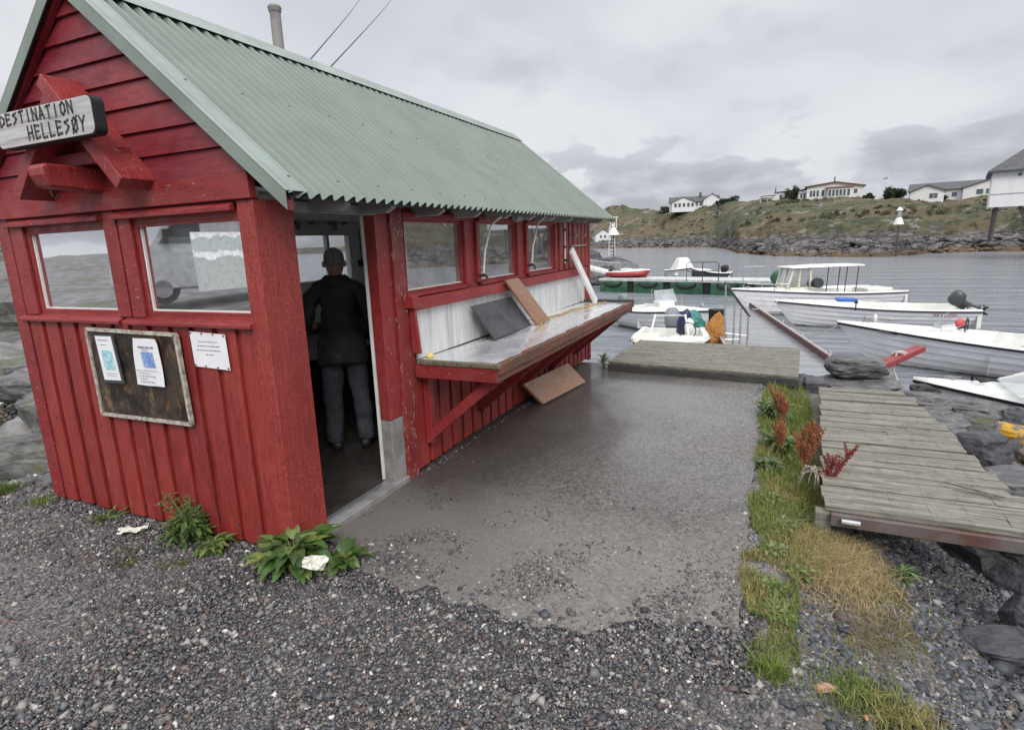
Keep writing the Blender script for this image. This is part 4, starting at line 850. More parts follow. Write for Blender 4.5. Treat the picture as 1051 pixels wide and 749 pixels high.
# left foreshore rocks behind the hut corner
boulder(80, (-3.60, .62, -.10), (.95, .50, .34), 'rockg', 'big mossy dark rock low against the left corner of the hut', .35)
boulder(81, (-4.6, 1.55, -.02), (1.1, .6, .36), 'rockg', 'long grey rock ledge behind the mossy rock left of the hut', .3)
boulder(82, (-2.62, .16, -.02), (.15, .12, .11), 'rock', 'small pale round rock touching the left front corner of the hut', .2)
boulder(83, (-6.3, 2.4, .02), (1.5, .8, .34), 'rock', 'flat pale grey rock shelf farther left of the hut', .4)
boulder(84, (-16.5, 7.6, .7), (5.0, 3.2, 1.35), 'rockg', 'large rounded grass topped outcrop at the far left edge', .4)
boulder(85, (-24, 13, 1.0), (6.5, 4.0, 1.9), 'rockg', 'distant rounded outcrop at the far left behind the others', .2)
for i in range(14):
    l_ = rs.uniform(0, 1); x = -3.4-7*l_; yy = .35+3.6*l_+rs.uniform(-.5, .9)
    boulder(90+i, (x, yy, terr(x, yy)+.02), (rs.uniform(.15, .5), rs.uniform(.12, .35), rs.uniform(.08, .2)), rs.choice(('rock', 'rockg', 'rockd')), 'loose grey rock on the foreshore left of the hut', rs.uniform(0, 3), 'loose rocks left of the hut', sub=3)
# red tipped pole and its rope
m = MB(); m.bar((0, 0, 0), (.60, .80, .14), .17, .08); o = tag(m.build('red_pole', 'redw', None, .006, loc=(3.85, 7.45, -.25)), 'flaking red painted beam end sticking out over the water with rope tied round it', 'beam')
m = MB(); m.tube([(0, 0, .10), (-.03, -.06, -.15), (.05, -.4, -.42), (.10, -1.2, -.30)], .014, 6)
for k in range(3): m.tube([(0.02+k*.03+.10*math.cos(a), .03+k*.04, .02+.075*math.sin(a)) for a in [2*PI*i/10 for i in range(11)]], .012, 5)
tag(m.build('mooring_rope', 'rope', None, loc=(4.08, 7.78, -.20)), 'pale rope wrapped round the red beam end and hanging to the rocks', 'rope')
# ------------------------------------------------------------------ loose stones (numbers beyond counting)
def chips(n, xy, size, flat=.6, zoff=.2, lim=None):
    base = np.array([(-1, -1, -1), (1, -1, -1), (1, 1, -1), (-1, 1, -1), (-1, -1, 1), (1, -1, 1), (1, 1, 1), (-1, 1, 1)], float)
    fc = np.array([(0, 3, 2, 1), (4, 5, 6, 7), (0, 1, 5, 4), (1, 2, 6, 5), (2, 3, 7, 6), (3, 0, 4, 7)])
    P = base[None]+RNG.uniform(-.45, .45, (n, 8, 3)); P[:, 4:, :2] *= RNG.uniform(.45, .9, (n, 1, 1))
    sc = size[:, None, None]*np.stack([RNG.uniform(.6, 1.25, n), RNG.uniform(.5, 1, n), RNG.uniform(.25, .75, n)*flat/.6], 1)[:, None, :]*.5
    P = P*sc
    a = RNG.uniform(0, 2*PI, n); tx = RNG.normal(0, .38, n); ty = RNG.normal(0, .38, n)
    ca, sa = np.cos(a), np.sin(a); x, y, z = P[..., 0], P[..., 1], P[..., 2]
    x, z = x*np.cos(tx)[:, None]+z*np.sin(tx)[:, None], -x*np.sin(tx)[:, None]+z*np.cos(tx)[:, None]
    y, z = y*np.cos(ty)[:, None]+z*np.sin(ty)[:, None], -y*np.sin(ty)[:, None]+z*np.cos(ty)[:, None]
    X = x*ca[:, None]-y*sa[:, None]; Y = x*sa[:, None]+y*ca[:, None]
    zz_ = terr(xy[:, 0], xy[:, 1])+size*zoff*.5
    V = np.stack([X+xy[:, :1], Y+xy[:, 1:], z+zz_[:, None]], 2).reshape(-1, 3)
    F = (fc[None]+8*np.arange(n)[:, None, None]).reshape(-1, 4); return V, F
def stone_cols(n, pal, wts):
    pal = np.array(pal); c = pal[RNG.choice(len(pal), n, p=np.array(wts)/sum(wts))]; c = c*RNG.uniform(.6, 1.5, (n, 1))*1.08; return np.repeat(np.clip(c, 0, .8), 8, 0)
M['stone'] = attr_mat('gravel_stone', .55, .3, 120, .5)
PAL = [(.055, .057, .066), (.095, .095, .102), (.033, .034, .039), (.165, .16, .158), (.125, .098, .085), (.10, .068, .062), (.30, .28, .25), (.50, .48, .44), (.06, .08, .08), (.21, .19, .175)]
WT = [21, 21, 11, 17, 13, 9, 7.0, 2.2, 3, 8]
n = 210000; xy = np.stack([RNG.uniform(-4.2, 4.2, n), RNG.uniform(-2.0, .36, n)], 1)
edge = .12-.20*sstep(0, .9, xy[:, 0])+.28*sstep(1.55, 2.34, xy[:, 0]); edge = np.where(xy[:, 0] < 0, -.01, edge)
dn = xy[:, 1]-edge; inpad = (xy[:, 0] > -2.33) & (xy[:, 0] < 2.35)
clump = np.array([mn.noise(Vector((a*3, b*3, 2))) for a, b in xy])
keep = (~inpad) | (dn < .0) | ((xy[:, 0] > 0) & (dn < .22+.35*clump) & (RNG.random(n) < .9*np.clip(1-dn/(.30+.35*clump), 0, 1)**1.3))
xy = xy[keep]; dn = dn[keep]; size = np.clip(RNG.lognormal(math.log(.0088), .50, len(xy)), .004, .05)
V, F = chips(len(xy), xy, size); tag(np_mesh('gravel_stones', V, F, 'stone', stone_cols(len(xy), PAL, WT)), kind='stuff')
# right hand slope: coarser slate chips
n = 46000; xy = np.stack([RNG.uniform(2.5, 4.6, n), RNG.uniform(-1.2, 2.4, n)], 1); cl = np.array([mn.noise(Vector((a*2.2, b*2.2, 7))) for a, b in xy])
xy = xy[(cl > -.15) | (xy[:, 0] > 3.1)]; size = np.clip(RNG.lognormal(math.log(.015), .55, len(xy)), .005, .075)
V, F = chips(len(xy), xy, size, .34); tag(np_mesh('slate_chips', V, F, 'stone', stone_cols(len(xy), [(.055, .06, .07), (.09, .095, .105), (.03, .032, .038), (.15, .15, .15), (.11, .085, .065), (.36, .35, .34)], [30, 24, 18, 12, 9, 3])), kind='stuff')
# scattered grit on the asphalt and along the walls
n = 16000; a = np.stack([RNG.uniform(.05, 2.33, n), np.abs(RNG.normal(0, .50, n))+.05], 1); a = a[np.array([mn.fractal(Vector((p*2.6, q*2.6, 9)), .8, 2, 4) for p, q in a])+RNG.normal(0, .22, n) > .20+.22*a[:, 1]]; b = np.stack([2.31-np.abs(RNG.normal(0, .04, 2600)), RNG.uniform(.2, 5.2, 2600)], 1); c = np.stack([.02+np.abs(RNG.normal(0, .035, 900)), RNG.uniform(1.2, 5.4, 900)], 1)
xy = np.vstack([a, b, c]); size = np.clip(RNG.lognormal(math.log(.0065), .5, len(xy)), .003, .022); V, F = chips(len(xy), xy, size); V[:, 2] += .006
tag(np_mesh('loose_grit', V, F, 'stone', stone_cols(len(xy), PAL, WT)), kind='stuff')
n = 14000; xy = np.stack([RNG.uniform(-12, -2.4, n), RNG.uniform(-1.2, 6, n)], 1); xy = xy[(xy[:, 0] < -2.45) & (xy[:, 1] < 1.2-(xy[:, 0]+2.4)*.62)]; size = np.clip(RNG.lognormal(math.log(.035), .5, len(xy)), .01, .14)
V, F = chips(len(xy), xy, size); tag(np_mesh('foreshore_stones', V, F, 'stone', stone_cols(len(xy), PAL, WT)), kind='stuff')
for i, (x, y, s_, mt, lb) in enumerate(((2.66, .04, (.055, .03, .014), simple('pinkish_stone', (.42, .24, .17), .6), 'flat pinkish brown stone at the lower right among gravel'), (2.80, -.06, (.028, .02, .012), simple('orange_stone', (.45, .22, .12), .6), 'small orange stone at the lower right beside the pinkish one'))):
    M['_t'+str(i)] = mt; boulder(200+i, (x, y, terr(x, y)+.015), s_, '_t'+str(i), lb, .4, sub=3, cat='stone', name='loose_stone')
# ------------------------------------------------------------------ grass, weeds
M['blade'] = attr_mat('grass_blade', .55, .1, 60, .35, .35)
def blades(name, xy, hgt, wid, cols, lean=.5, kind='stuff', zo=0.):
    n = len(xy); z0 = terr(xy[:, 0], xy[:, 1])+zo; a = RNG.uniform(0, 2*PI, n); ln = np.abs(RNG.normal(0, lean, n))*hgt
    dx, dy = np.cos(a)*ln, np.sin(a)*ln; wx, wy = -np.sin(a+RNG.normal(0, .6, n))*wid*.5, np.cos(a)*wid*.5
    x, y = xy[:, 0], xy[:, 1]
    P = np.stack([np.stack([x-wx, y-wy, z0-.004], 1), np.stack([x+wx, y+wy, z0-.004], 1), np.stack([x+dx*.35+wx*.7, y+dy*.35+wy*.7, z0+hgt*.6], 1), np.stack([x+dx*.35-wx*.7, y+dy*.35-wy*.7, z0+hgt*.6], 1),
                  np.stack([x+dx+wx*.12, y+dy+wy*.12, z0+hgt*(1-.25*np.clip(ln/hgt, 0, 1))], 1), np.stack([x+dx-wx*.12, y+dy-wy*.12, z0+hgt*(1-.25*np.clip(ln/hgt, 0, 1))], 1)], 1)
    F = (np.array([(0, 1, 2, 3), (3, 2, 4, 5)])[None]+6*np.arange(n)[:, None, None]).reshape(-1, 4)
    return tag(np_mesh(name, P.reshape(-1, 3), F, 'blade', np.repeat(cols, 6, 0)), kind=kind)
def gcols(n, a, b, jitter=.3): t_ = RNG.random((n, 1)); return np.clip((np.array(a)*t_+np.array(b)*(1-t_))*RNG.uniform(1-jitter, 1+jitter, (n, 1)), 0, 1)
G1, G2, DRY1, DRY2 = (.14, .21, .045), (.31, .36, .09), (.52, .38, .20), (.40, .30, .15)
n = 60000; xy = np.stack([2.31+.54*RNG.random(n)**1.1, RNG.uniform(.12, 5.0, n)], 1); cl = np.array([mn.noise(Vector((a*3.2, b*3.2, 1))) for a, b in xy])
wlim = 2.56+.22*sstep(.5, 1.3, xy[:, 1])+.10*cl; k = (xy[:, 0] < wlim) & (cl > -.34+.3*sstep(.9, .2, xy[:, 1])) & (xy[:, 0] > 2.345+.05*np.sin(xy[:, 1]*7)+.10*cl) & ~((xy[:, 0] > 2.79) & (xy[:, 1] > 1.4)); xy = xy[k]; cl = cl[k]
col = gcols(len(xy), G1, G2); d_ = (np.array([mn.noise(Vector((a*2.3+9, b*2.3, 5))) for a, b in xy]) > .18) | (RNG.random(len(xy)) < .22); col[d_] = gcols(d_.sum(), DRY2, G2)
blades('grass', xy, np.clip(RNG.lognormal(math.log(.030), .45, len(xy)), .010, .10), np.full(len(xy), .0045), col, .6)
n = 9000; xy = np.stack([RNG.normal(2.76, .12, n), RNG.normal(1.15, .22, n)], 1); xy = xy[(xy[:, 0] > 2.45) & (xy[:, 1] < 1.50)]
col = gcols(len(xy), DRY1, DRY2); s_ = RNG.random(len(xy)) < .2; col[s_] = gcols(s_.sum(), G2, DRY2); blades('dry_grass', xy, RNG.uniform(.015, .06, len(xy)), np.full(len(xy), .004), col, 1.6)
def tuft(x, y, r, n, h, cols, name='grass_tuft', label='', lean=.6):
    p = np.stack([RNG.normal(x, r, n), RNG.normal(y, r, n)], 1); o = blades(name, p, RNG.uniform(h*.5, h, n), np.full(n, .005), gcols(n, *cols), lean); del o['kind']; return tag(o, label, 'grass tuft')
tuft(2.47, .02, .035, 420, .075, (G1, G2), label='bright green grass tuft at the lower end of the grass strip')
tuft(2.76, .06, .075, 700, .06, (G1, G2), label='low green grass tuft in gravel at the bottom right')
tuft(2.92, -.02, .07, 500, .08, (G2, DRY2), label='thin yellowish grass tuft at the bottom right corner')
tuft(-2.86, -.17, .09, 900, .09, (G1, (.08, .11, .03)), label='short green grass patch at the left edge before the rocks')
tuft(-2.30, -.12, .05, 160, .06, (G1, G2), label='small grass tuft by the left front corner of the hut')
for i, (x, y, r) in enumerate(((3.0, .62, .12), (3.1, .95, .10), (2.85, .40, .10), (-.98, -.33, .04), (-.62, -.34, .03), (-.55, -.30, .02), (-.85, -.42, .03), (-1.6, -.1, .05))):
    n = 700 if r > .06 else 220; p = np.stack([RNG.normal(x, r, n), RNG.normal(y, r, n)], 1); o = blades('moss_patch', p, RNG.uniform(.004, .016, n), np.full(n, .006), gcols(n, (.20, .20, .04), (.13, .13, .035)), 1.); 
# broad leaves
M['leaf'] = attr_mat('broad_leaf', .42, .25, 70, .5, .25)
def leaf(V, F, C, base, d, up, ln, wd, droop, col, fold=.25, wav=.0, shape=0):
    d = Vector(d).normalized(); up = Vector(up); s_ = d.cross(up).normalized(); up = s_.cross(d); o = len(V); nu, nv = 7, 5; ph = random.uniform(0, 6)
    for i in range(nu):
        t_ = i/(nu-1); wv = wd*.5*math.sin(PI*min(1, (t_*.92+.05))**(.8 if shape == 0 else 1.2)); 
        if shape == 2: wv *= .55+.45*abs(math.sin(t_*9))
        c = Vector(base)+d*ln*t_+up*(-droop*ln*t_*t_)
        for j in range(nv):
            q = (j-(nv-1)/2)/((nv-1)/2); V.append(tuple(c+s_*wv*q+up*(abs(q)*wv*fold+wav*wd*math.sin(t_*11+ph+q*2)*abs(q))))
            m_ = 1.25 if abs(q) < .1 else random.uniform(.85, 1.1); C.append(tuple(min(1, x*m_) for x in col))
    for i in range(nu-1):
        for j in range(nv-1): a = o+i*nv+j; F.append((a, a+1, a+nv+1, a+nv))
def leafplant(name, c, n, ln, wd, cols, label, cat='weed', spread=.6, h=.08, shape=0, stems=None):
    V, F, C = [], [], []; c = Vector(c); c.z = float(terr(c.x, c.y)); r = empty(name, c, 0, label, cat); st = MB()
    for i in range(n):
        a = random.uniform(0, 2*PI); el = random.uniform(.1, 1.1); rr = random.uniform(.1, 1)*spread*ln; b = Vector((math.cos(a)*rr*.7, math.sin(a)*rr*.7, random.uniform(.15, 1)*h))
        l_ = ln*random.uniform(.6, 1.15); leaf(V, F, C, b, (math.cos(a)*math.cos(el), math.sin(a)*math.cos(el), math.sin(el)*.8), (0, 0, 1), l_, wd*l_/ln, random.uniform(.3, .9), random.choice(cols), .3, .08, shape)
        st.tube([(b.x*.15, b.y*.15, 0), (b.x*.6, b.y*.6, b.z*.7), tuple(b)], .003, 5)
    o = np_mesh('leaves', np.array(V), np.array(F), 'leaf', np.array(C), r, True); st.build('stems', M.setdefault('stem', simple('green_stem', (.12, .16, .05), .6)), r)
    return r
GL = [(.075, .15, .030), (.11, .19, .045), (.16, .22, .06), (.06, .11, .03), (.20, .24, .06)]
leafplant('dock_plant', (.06, -.07, 0), 95, .125, .085, GL, 'broad leaved green dock plant at the hut corner by the doorway', spread=1.75, h=.14)
leafplant('dock_plant', (.30, .02, 0), 16, .11, .075, GL, 'smaller broad leaved clump right of the big dock plant', spread=.8, h=.05)
leafplant('leafy_weed', (-.76, -.10, 0), 190, .065, .034, GL[:4], 'bushy green weed with small leaves at the foot of the front wall', spread=2.4, h=.15, shape=2)
leafplant('leafy_weed', (-.52, -.13, 0), 70, .075, .036, GL[1:], 'light green lobed weed right of the bushy weed', spread=1.1, h=.06, shape=2)
leafplant('leafy_weed', (-1.55, -.10, 0), 30, .045, .02, GL, 'sparse low weed along the foot of the front wall', spread=3., h=.04, shape=2)
leafplant('leafy_weed', (.33, 5.28, 0), 40, .06, .03, GL, 'green weed growing at the far corner of the hut by the quay', spread=1.2, h=.16)
leafplant('leafy_weed', (3.12, 1.28, 0), 40, .06, .02, GL[:4], 'small green weed growing in slate under the near edge of the walkway', spread=.9, h=.07, shape=2)
# tall spindly stalks
def spindly(c, hs, label):
    c = Vector(c); c.z = float(terr(c.x, c.y)); r = empty('tall_weed', c, 0, label, 'weed'); m = MB(); V, F, C = [], [], []
    for (dx, dy, h_) in hs:
        p = [(0, 0, 0), (dx*.4, dy*.4, h_*.5), (dx, dy, h_)]; m.tube(p, .0028, 5)
        for k in range(16):
            t_ = random.uniform(.3, 1); b = Vector((dx*t_, dy*t_, h_*t_)); a = random.uniform(0, 6.3); e_ = b+Vector((math.cos(a), math.sin(a), .5))*.035; m.tube([b, e_], .0012, 4)
            for q in range(3): leaf(V, F, C, e_, (random.gauss(0, 1), random.gauss(0, 1), .4), (0, 0, 1), .022, .012, .3, random.choice(GL))
    m.build('stalks', 'stem', r); np_mesh('leaves', np.array(V), np.array(F), 'leaf', np.array(C), r, True)
spindly((-.80, -.05, 0), ((-.16, 0, .24), (.05, -.01, .27), (-.05, .0, .2), (.12, -.03, .18), (-.22, -.02, .20)), 'tall spindly weed stalks in front of the boards under the notice board')
for q_, (x, y, nn_) in enumerate(((2.45, 1.0, 40), (2.50, 1.35, 50), (2.44, 1.7, 40), (2.58, .85, 30), (2.47, 3.1, 60))): leafplant('verge_weed', (x, y, 0), nn_, .032, .024, GL[1:], ('bright leafy weed low in the grass level with the walkway near edge', 'leafy weed in the grass just beyond the walkway stub', 'small leafy weed at the asphalt edge before the dull round leaved weed', 'leafy weed between the grass and the dry straw patch', 'leafy weed between the two far groups of dock stalks')[q_], spread=3.2, h=.04)
leafplant('clover_patch', (2.47, .42, 0), 150, .024, .02, GL[1:], 'patch of small round clover leaves near the bottom of the grass strip', spread=5.5, h=.03)
leafplant('clover_patch', (2.44, .62, 0), 110, .024, .02, GL[1:], 'patch of small round leaves just above the other clover patch', spread=4.5, h=.03)
# rust red dock stalks
M['seed'] = attr_mat('rust_red_seeds', .8, .4, 120, .3)
def dockstalk(c, stalks, label, cols):
    c = Vector(c); c.z = float(terr(c.x, c.y)); r = empty('red_dock_plant', c, 0, label, 'plant'); m = MB(); P, Q = [], []
    for (dx, dy, h_) in stalks:
        p0 = Vector((random.gauss(0, .02), random.gauss(0, .02), 0)); p1 = Vector((dx*.45, dy*.45, h_*.55)); p2 = Vector((dx, dy, h_)); m.tube([p0, p1, p2], .0035, 5, .0015)
        br = [(p1.lerp(p2, -.25), p2)]
        for k in range(5):
            b = p1.lerp(p2, random.uniform(-.3, .6)); a = random.uniform(0, 6.3); e_ = b+Vector((math.cos(a)*.035, math.sin(a)*.035, random.uniform(.07, .13))); m.tube([b, e_], .0016, 4); br.append((b, e_))
        for (b, e_) in br:
            nn = int((e_-b).length/.0035)
            for k in range(nn*3):
                q = b.lerp(e_, random.random()); P.append(q+Vector((random.gauss(0, .007), random.gauss(0, .007), random.gauss(0, .004))))
    P = np.array([tuple(p) for p in P]); n = len(P); oc = np.array([(1, 0, 0), (0, 1, 0), (-1, 0, 0), (0, -1, 0), (0, 0, 1), (0, 0, -1)], float)
    of = np.array([(0, 1, 4), (1, 2, 4), (2, 3, 4), (3, 0, 4), (1, 0, 5), (2, 1, 5), (3, 2, 5), (0, 3, 5)])
    V = (P[:, None]+oc[None]*RNG.uniform(.0025, .005, (n, 1, 1))*RNG.uniform(.6, 1.3, (n, 6, 1))).reshape(-1, 3); F = (of[None]+6*np.arange(n)[:, None, None]).reshape(-1, 3)
    np_mesh('seed_heads', V, F, 'seed', np.repeat(gcols(n, *cols), 6, 0), r); m.build('stalks', simple('brown_stem', (.22, .12, .06), .7), r)
RC = ((.42, .13, .055), (.32, .12, .06)); RC2 = ((.32, .05, .04), (.22, .045, .04))
dockstalk((2.52, 3.35, 0), ((-.12, .1, .36), (-.07, .0, .40), (-.02, .02, .30), (.03, -.02, .24)), 'tall orange brown dock stalks at the far end of the grass by the platform', RC)
dockstalk((2.66, 2.30, 0), ((-.02, .02, .42), (.05, .05, .47), (.08, 0, .45), (-.08, 0, .38), (.12, .03, .42), (.02, -.03, .30)), 'thick rust coloured dock stalks in the middle of the grass strip', RC)
dockstalk((2.76, 1.98, 0), ((.02, .0, .30), (.06, .02, .33), (.16, .02, .40), (.19, .02, .44), (.00, -.02, .20)), 'dark red dock stalks leaning over the plank walkway', RC2)
dockstalk((2.50, 2.60, 0), ((.0, .0, .30), (.03, .04, .26), (-.04, 0, .24)), 'small brown dock stalks behind the rust coloured ones', RC)
leafplant('leafy_weed', (2.50, 2.75, 0), 130, .07, .035, GL, 'dense green weeds under the dock stalks in the grass strip', spread=2.6, h=.13)
leafplant('leafy_weed', (2.45, 3.6, 0), 150, .07, .03, GL[:3], 'bright green weeds at the far end of the grass strip', spread=2.8, h=.16)
leafplant('leafy_weed', (2.42, 2.25, 0), 50, .06, .04, [(.07, .11, .05), (.12, .17, .08)], 'dull round leaved weed at the edge of the asphalt', spread=1.3, h=.07)
n = 2600; xy = np.stack([RNG.uniform(2.36, 2.80, n), RNG.uniform(1.9, 4.75, n)], 1); blades('tall_grass', xy, RNG.uniform(.04, .13, n), np.full(n, .005), gcols(n, G1, G2), .5)
r = MB(); 
for k in range(26): a = random.uniform(0, 6.3); r.tube([(random.gauss(0, .03), random.gauss(0, .03), .13), (math.cos(a)*.07, math.sin(a)*.06, .09), (math.cos(a)*.09, math.sin(a)*.08, random.uniform(0, .05))], .005, 5, .002)
tag(r.build('dead_leaf_clump', simple('bleached_dead_leaves', (.34, .30, .24), .85, 0, .6, 20), None, loc=(2.70, 1.98, 0)), 'bleached dead leaf clump at the foot of the red dock stalks', 'dead plant')
# ------------------------------------------------------------------ gangway pontoon behind the platform
gp = empty('mooring_pontoon', (1.9, 12.2, -.8), 0, 'grey mooring pontoon with rusty side rails behind the wooden platform', 'pontoon')
PN = [(1.30, 11.85), (3.48, 10.08), (1.61, 19.64), (.31, 17.29)]
def gl(p, z=0.): return (p[0]-1.9, p[1]-12.2, z)
e1 = (Vector((1.61, 19.64))-Vector((3.48, 10.08))); e2 = (Vector((.25, 17.6))-Vector((1.30, 11.85)))
Lf = [Vector((1.30, 11.85))-e2*.75, Vector((.02, 19.2))]; Rt = [Vector((3.48, 10.08))-e1*.30, Vector((1.61, 19.64))]
m = MB(); m.prism([gl(Lf[0], -.03), gl(Rt[0], -.03), gl(Rt[1], -.03), gl(Lf[1], -.03)], (0, 0, .02)); m.build('deck', simple('wet_grey_deck', (.23, .245, .26), .16, 0, .35, 1.6, .7, 6, (.5, 2, 1), c2=(.15, .14, .14)), gp)
m = MB(); m.prism([gl(Lf[0], -.45), gl(Rt[0], -.45), gl(Rt[1], -.45), gl(Lf[1], -.45)], (0, 0, .42)); m.build('float', 'dgrey', gp)
for a, b in ((Rt[0], Rt[1]), (Lf[0], Lf[1])):
    m = MB(); m.bar(gl(a, .05), gl(b, .05), .08, .13); m.build('side_rail', M.setdefault('railbrown', simple('rusty_brown_rail', (.13, .055, .045), .6, 0, .5, 9, .3)), gp); m = MB(); m.bar(gl(a, .125), gl(b, .125), .075, .018); m.build('rail_cap', simple('worn_rail_cap', (.42, .36, .34), .5, .2, .4, 8), gp)
    for k in range(6):
        p = a.lerp(b, (k+.5)/6); MB().tube([gl(p, .13), gl(p+Vector((0, .05)), .20), gl(p+Vector((0, .15)), .21), gl(p+Vector((0, .2)), .13)], .012, 5).build('mooring_loop', 'alu', gp)
rl = empty('hand_rail', (1.36, 11.9, -.8), 0, 'sloping galvanised hand rail standing on the pontoon beside the orange net', 'railing')
tops = [(0, 1.36), (.20, 1.04), (.34, .83), (.50, .65)]
for (x, h_) in tops: m = MB(); m.tube([(x, x*.3, 0), (x, x*.3, h_)], .022, 8); m.build('post', 'alu', rl)
m = MB(); m.tube([(-.03, 0, 1.42), (.53, .16, .62)], .028, 8); m.build('top_rail', 'dgrey', rl)
m = MB(); m.tube([(0, 0, .25), (.5, .15, .18)], .015, 6); m.tube([(0, 0, .1), (.34, .1, .1)], .015, 6); m.build('lower_rail', 'alu', rl)
def net_heap(name, c, s, mat, label, seed):
    bm = bmesh.new(); bmesh.ops.create_icosphere(bm, subdivisions=5, radius=1)
    for v_ in bm.verts:
        p = v_.co; q = p+p.normalized()*(.22*mn.fractal(p*1.7+Vector((seed, 0, 0)), .8, 2, 5)+.05*mn.noise(p*14)); v_.co = Vector((q.x*s[0], q.y*s[1], max(-.02, q.z)*s[2]))
    me = bpy.data.meshes.new(name); bm.to_mesh(me); bm.free(); me.materials.append(M[mat]); o = bpy.data.objects.new(name, me); COL.objects.link(o); o.location = c; return tag(o, label, 'net')
net_heap('fishing_net', (1.12, 12.4, -.82), (.27, .34, .62), 'orange', 'heap of orange fishing net on the pontoon behind the hand rail', 3)
net_heap('fishing_net', (.35, 13.9, -.72), (.36, .4, .42), 'teal', 'heap of turquoise net left of the orange one', 8)
tag(MB().lathe([(0, 0), (.16, 0), (.19, .5), (.20, .62), (.0, .63)], (0, 0, 0), 14).build('black_bin', 'black', None, loc=(1.02, 13.6, -.82)), 'black bin standing behind the orange net', 'bin')
m = MB(); m.lathe([(0, 0), (.12, .05), (.16, .3), (.12, .55), (.03, .66), (0, .68)], (0, 0, 0), 12); o = tag(m.build('blue_fender', 'navy', None, smooth=True, loc=(.38, 11.9, -.62)), 'dark blue fender hanging by the left pontoon rail', 'fender'); o.rotation_euler = (.2, .25, 0)
m = MB(); m.lathe([(0, 0), (.09, .04), (.11, .2), (.09, .36), (.0, .42)], (0, 0, 0), 12); tag(m.build('white_fender', 'gel', None, smooth=True, loc=(.60, 11.7, -.60)), 'white fender right of the dark blue fender', 'fender')
# ------------------------------------------------------------------ boats
def hull_pts(s, t_, Ln, Bm, Hh):
    """s 0 transom .. 1 stem, t 0 keel .. 1 sheer"""
    f = max(0, (s-.35)/.65); hb = Bm*.5*(1-f**2.3)*(.90+.10*min(1, s/.35)); zs = Hh*(1+.38*s**2.2-.04*s); zk = -.12+.10*max(0, (s-.8)/.2)**2
    x = Ln*s*(.87)+Ln*.13*(t_**.9)*s**5; y = hb*(t_**.42)*(1-.06*(1-t_)); 
    if s > .999: y = 0
    return Vector((x, y, zk+(zs-zk)*(t_**1.15)))
def boat(name, loc, rz, Ln, Bm, Hh, label, cat='boat', strakes=6, group=None, mat='hull', rub='black', foredeck=.60, inner='gelc', roll_=0.):
    r = empty(name, loc, rz, label, cat, group); NS = 26
    for nm in ('hull',):
        m = MB()
        for sd_ in (1, -1):
            for k in range(strakes):
                t0, t1 = (k/strakes), ((k+1)/strakes); rows = []
                for i in range(NS+1):
                    s_ = i/NS; a = hull_pts(s_, t0, Ln, Bm, Hh); b = hull_pts(s_, t1, Ln, Bm, Hh); off = .030*(1-s_**6)
                    rows.append([(a.x, sd_*(a.y+(off if k else 0)), a.z), (b.x, sd_*b.y, b.z), (b.x, sd_*(b.y+off), b.z+.001)])
                m.loft(rows, close=False, cap=False)
        tr = [tuple(hull_pts(0, k/8, Ln, Bm, Hh)) for k in range(9)]; tr2 = [(a, -b, c) for a, b, c in tr[::-1]]; m.add(tr+tr2, [tuple(range(18))]); m.build('hull', mat, r)
    m = MB(); 
    for sd_ in (1, -1):
        rows = []
        for i in range(NS+1):
            p = hull_pts(i/NS, 1, Ln, Bm, Hh); p.y *= sd_; g = .028; rows.append([(p.x, p.y+sd_*g, p.z-.035), (p.x, p.y+sd_*g, p.z+.005), (p.x, p.y-sd_*.004, p.z+.005), (p.x, p.y-sd_*.004, p.z-.035)])
        m.loft(rows)
    m.build('rub_rail', rub, r)
    m = MB()                                                      # gunwale cap, inner side, floor
    for sd_ in (1, -1):
        rows = []
        for i in range(NS+1):
            s_ = i/NS; p = hull_pts(s_, 1, Ln, Bm, Hh); wi = max(0, p.y-.13); rows.append([(p.x, sd_*(p.y+.02), p.z+.012), (p.x, sd_*max(0, p.y-.02), p.z+.05), (p.x, sd_*wi, p.z+.05), (min(p.x, Ln*.90)*.985, sd_*wi*.96, p.z-.22), (min(p.x, Ln*.86)*.975, sd_*wi*.80, .12), (min(p.x, Ln*.86)*.975, 0, .10)])
        m.loft(rows, close=False, cap=False)
    p = hull_pts(0, 1, Ln, Bm, Hh); m.box(0, .10, -p.y+.02, p.y-.02, .1, p.z+.03); m.build('gunwale', 'gel', r)
    m = MB(); rows = []
    for i in range(9):
        s_ = foredeck+(1-foredeck)*i/8; p = hull_pts(s_, 1, Ln, Bm, Hh); w_ = max(.0, p.y-.06); cm = .07*(1-(i/8)**2)
        rows.append([(p.x, -w_, p.z+.045), (p.x, -w_*.5, p.z+.05+cm), (p.x, 0, p.z+.055+cm*1.2), (p.x, w_*.5, p.z+.05+cm), (p.x, w_, p.z+.045)])
    m.loft(rows, close=False, cap=False); a = rows[0]; m.add(a+[(q[0], q[1], .12) for q in a[::-1]], [tuple(range(10))]); m.build('foredeck', 'gel', r)
    for s_ in (.22, .45):
        p = hull_pts(s_, 1, Ln, Bm, Hh); m = MB(); m.box(p.x-.15, p.x+.15, -p.y+.12, p.y-.12, Hh*.55, Hh*.62); m.build('thwart', inner, r, .01)
    p = hull_pts(.93, 1, Ln, Bm, Hh); m = MB(); m.bar((p.x-.1, 0, p.z+.12), (p.x+.1, 0, p.z+.12), .025, .025); m.tube([(p.x, 0, p.z+.04), (p.x, 0, p.z+.12)], .02, 6); m.build('cleat', 'alu', r); return r
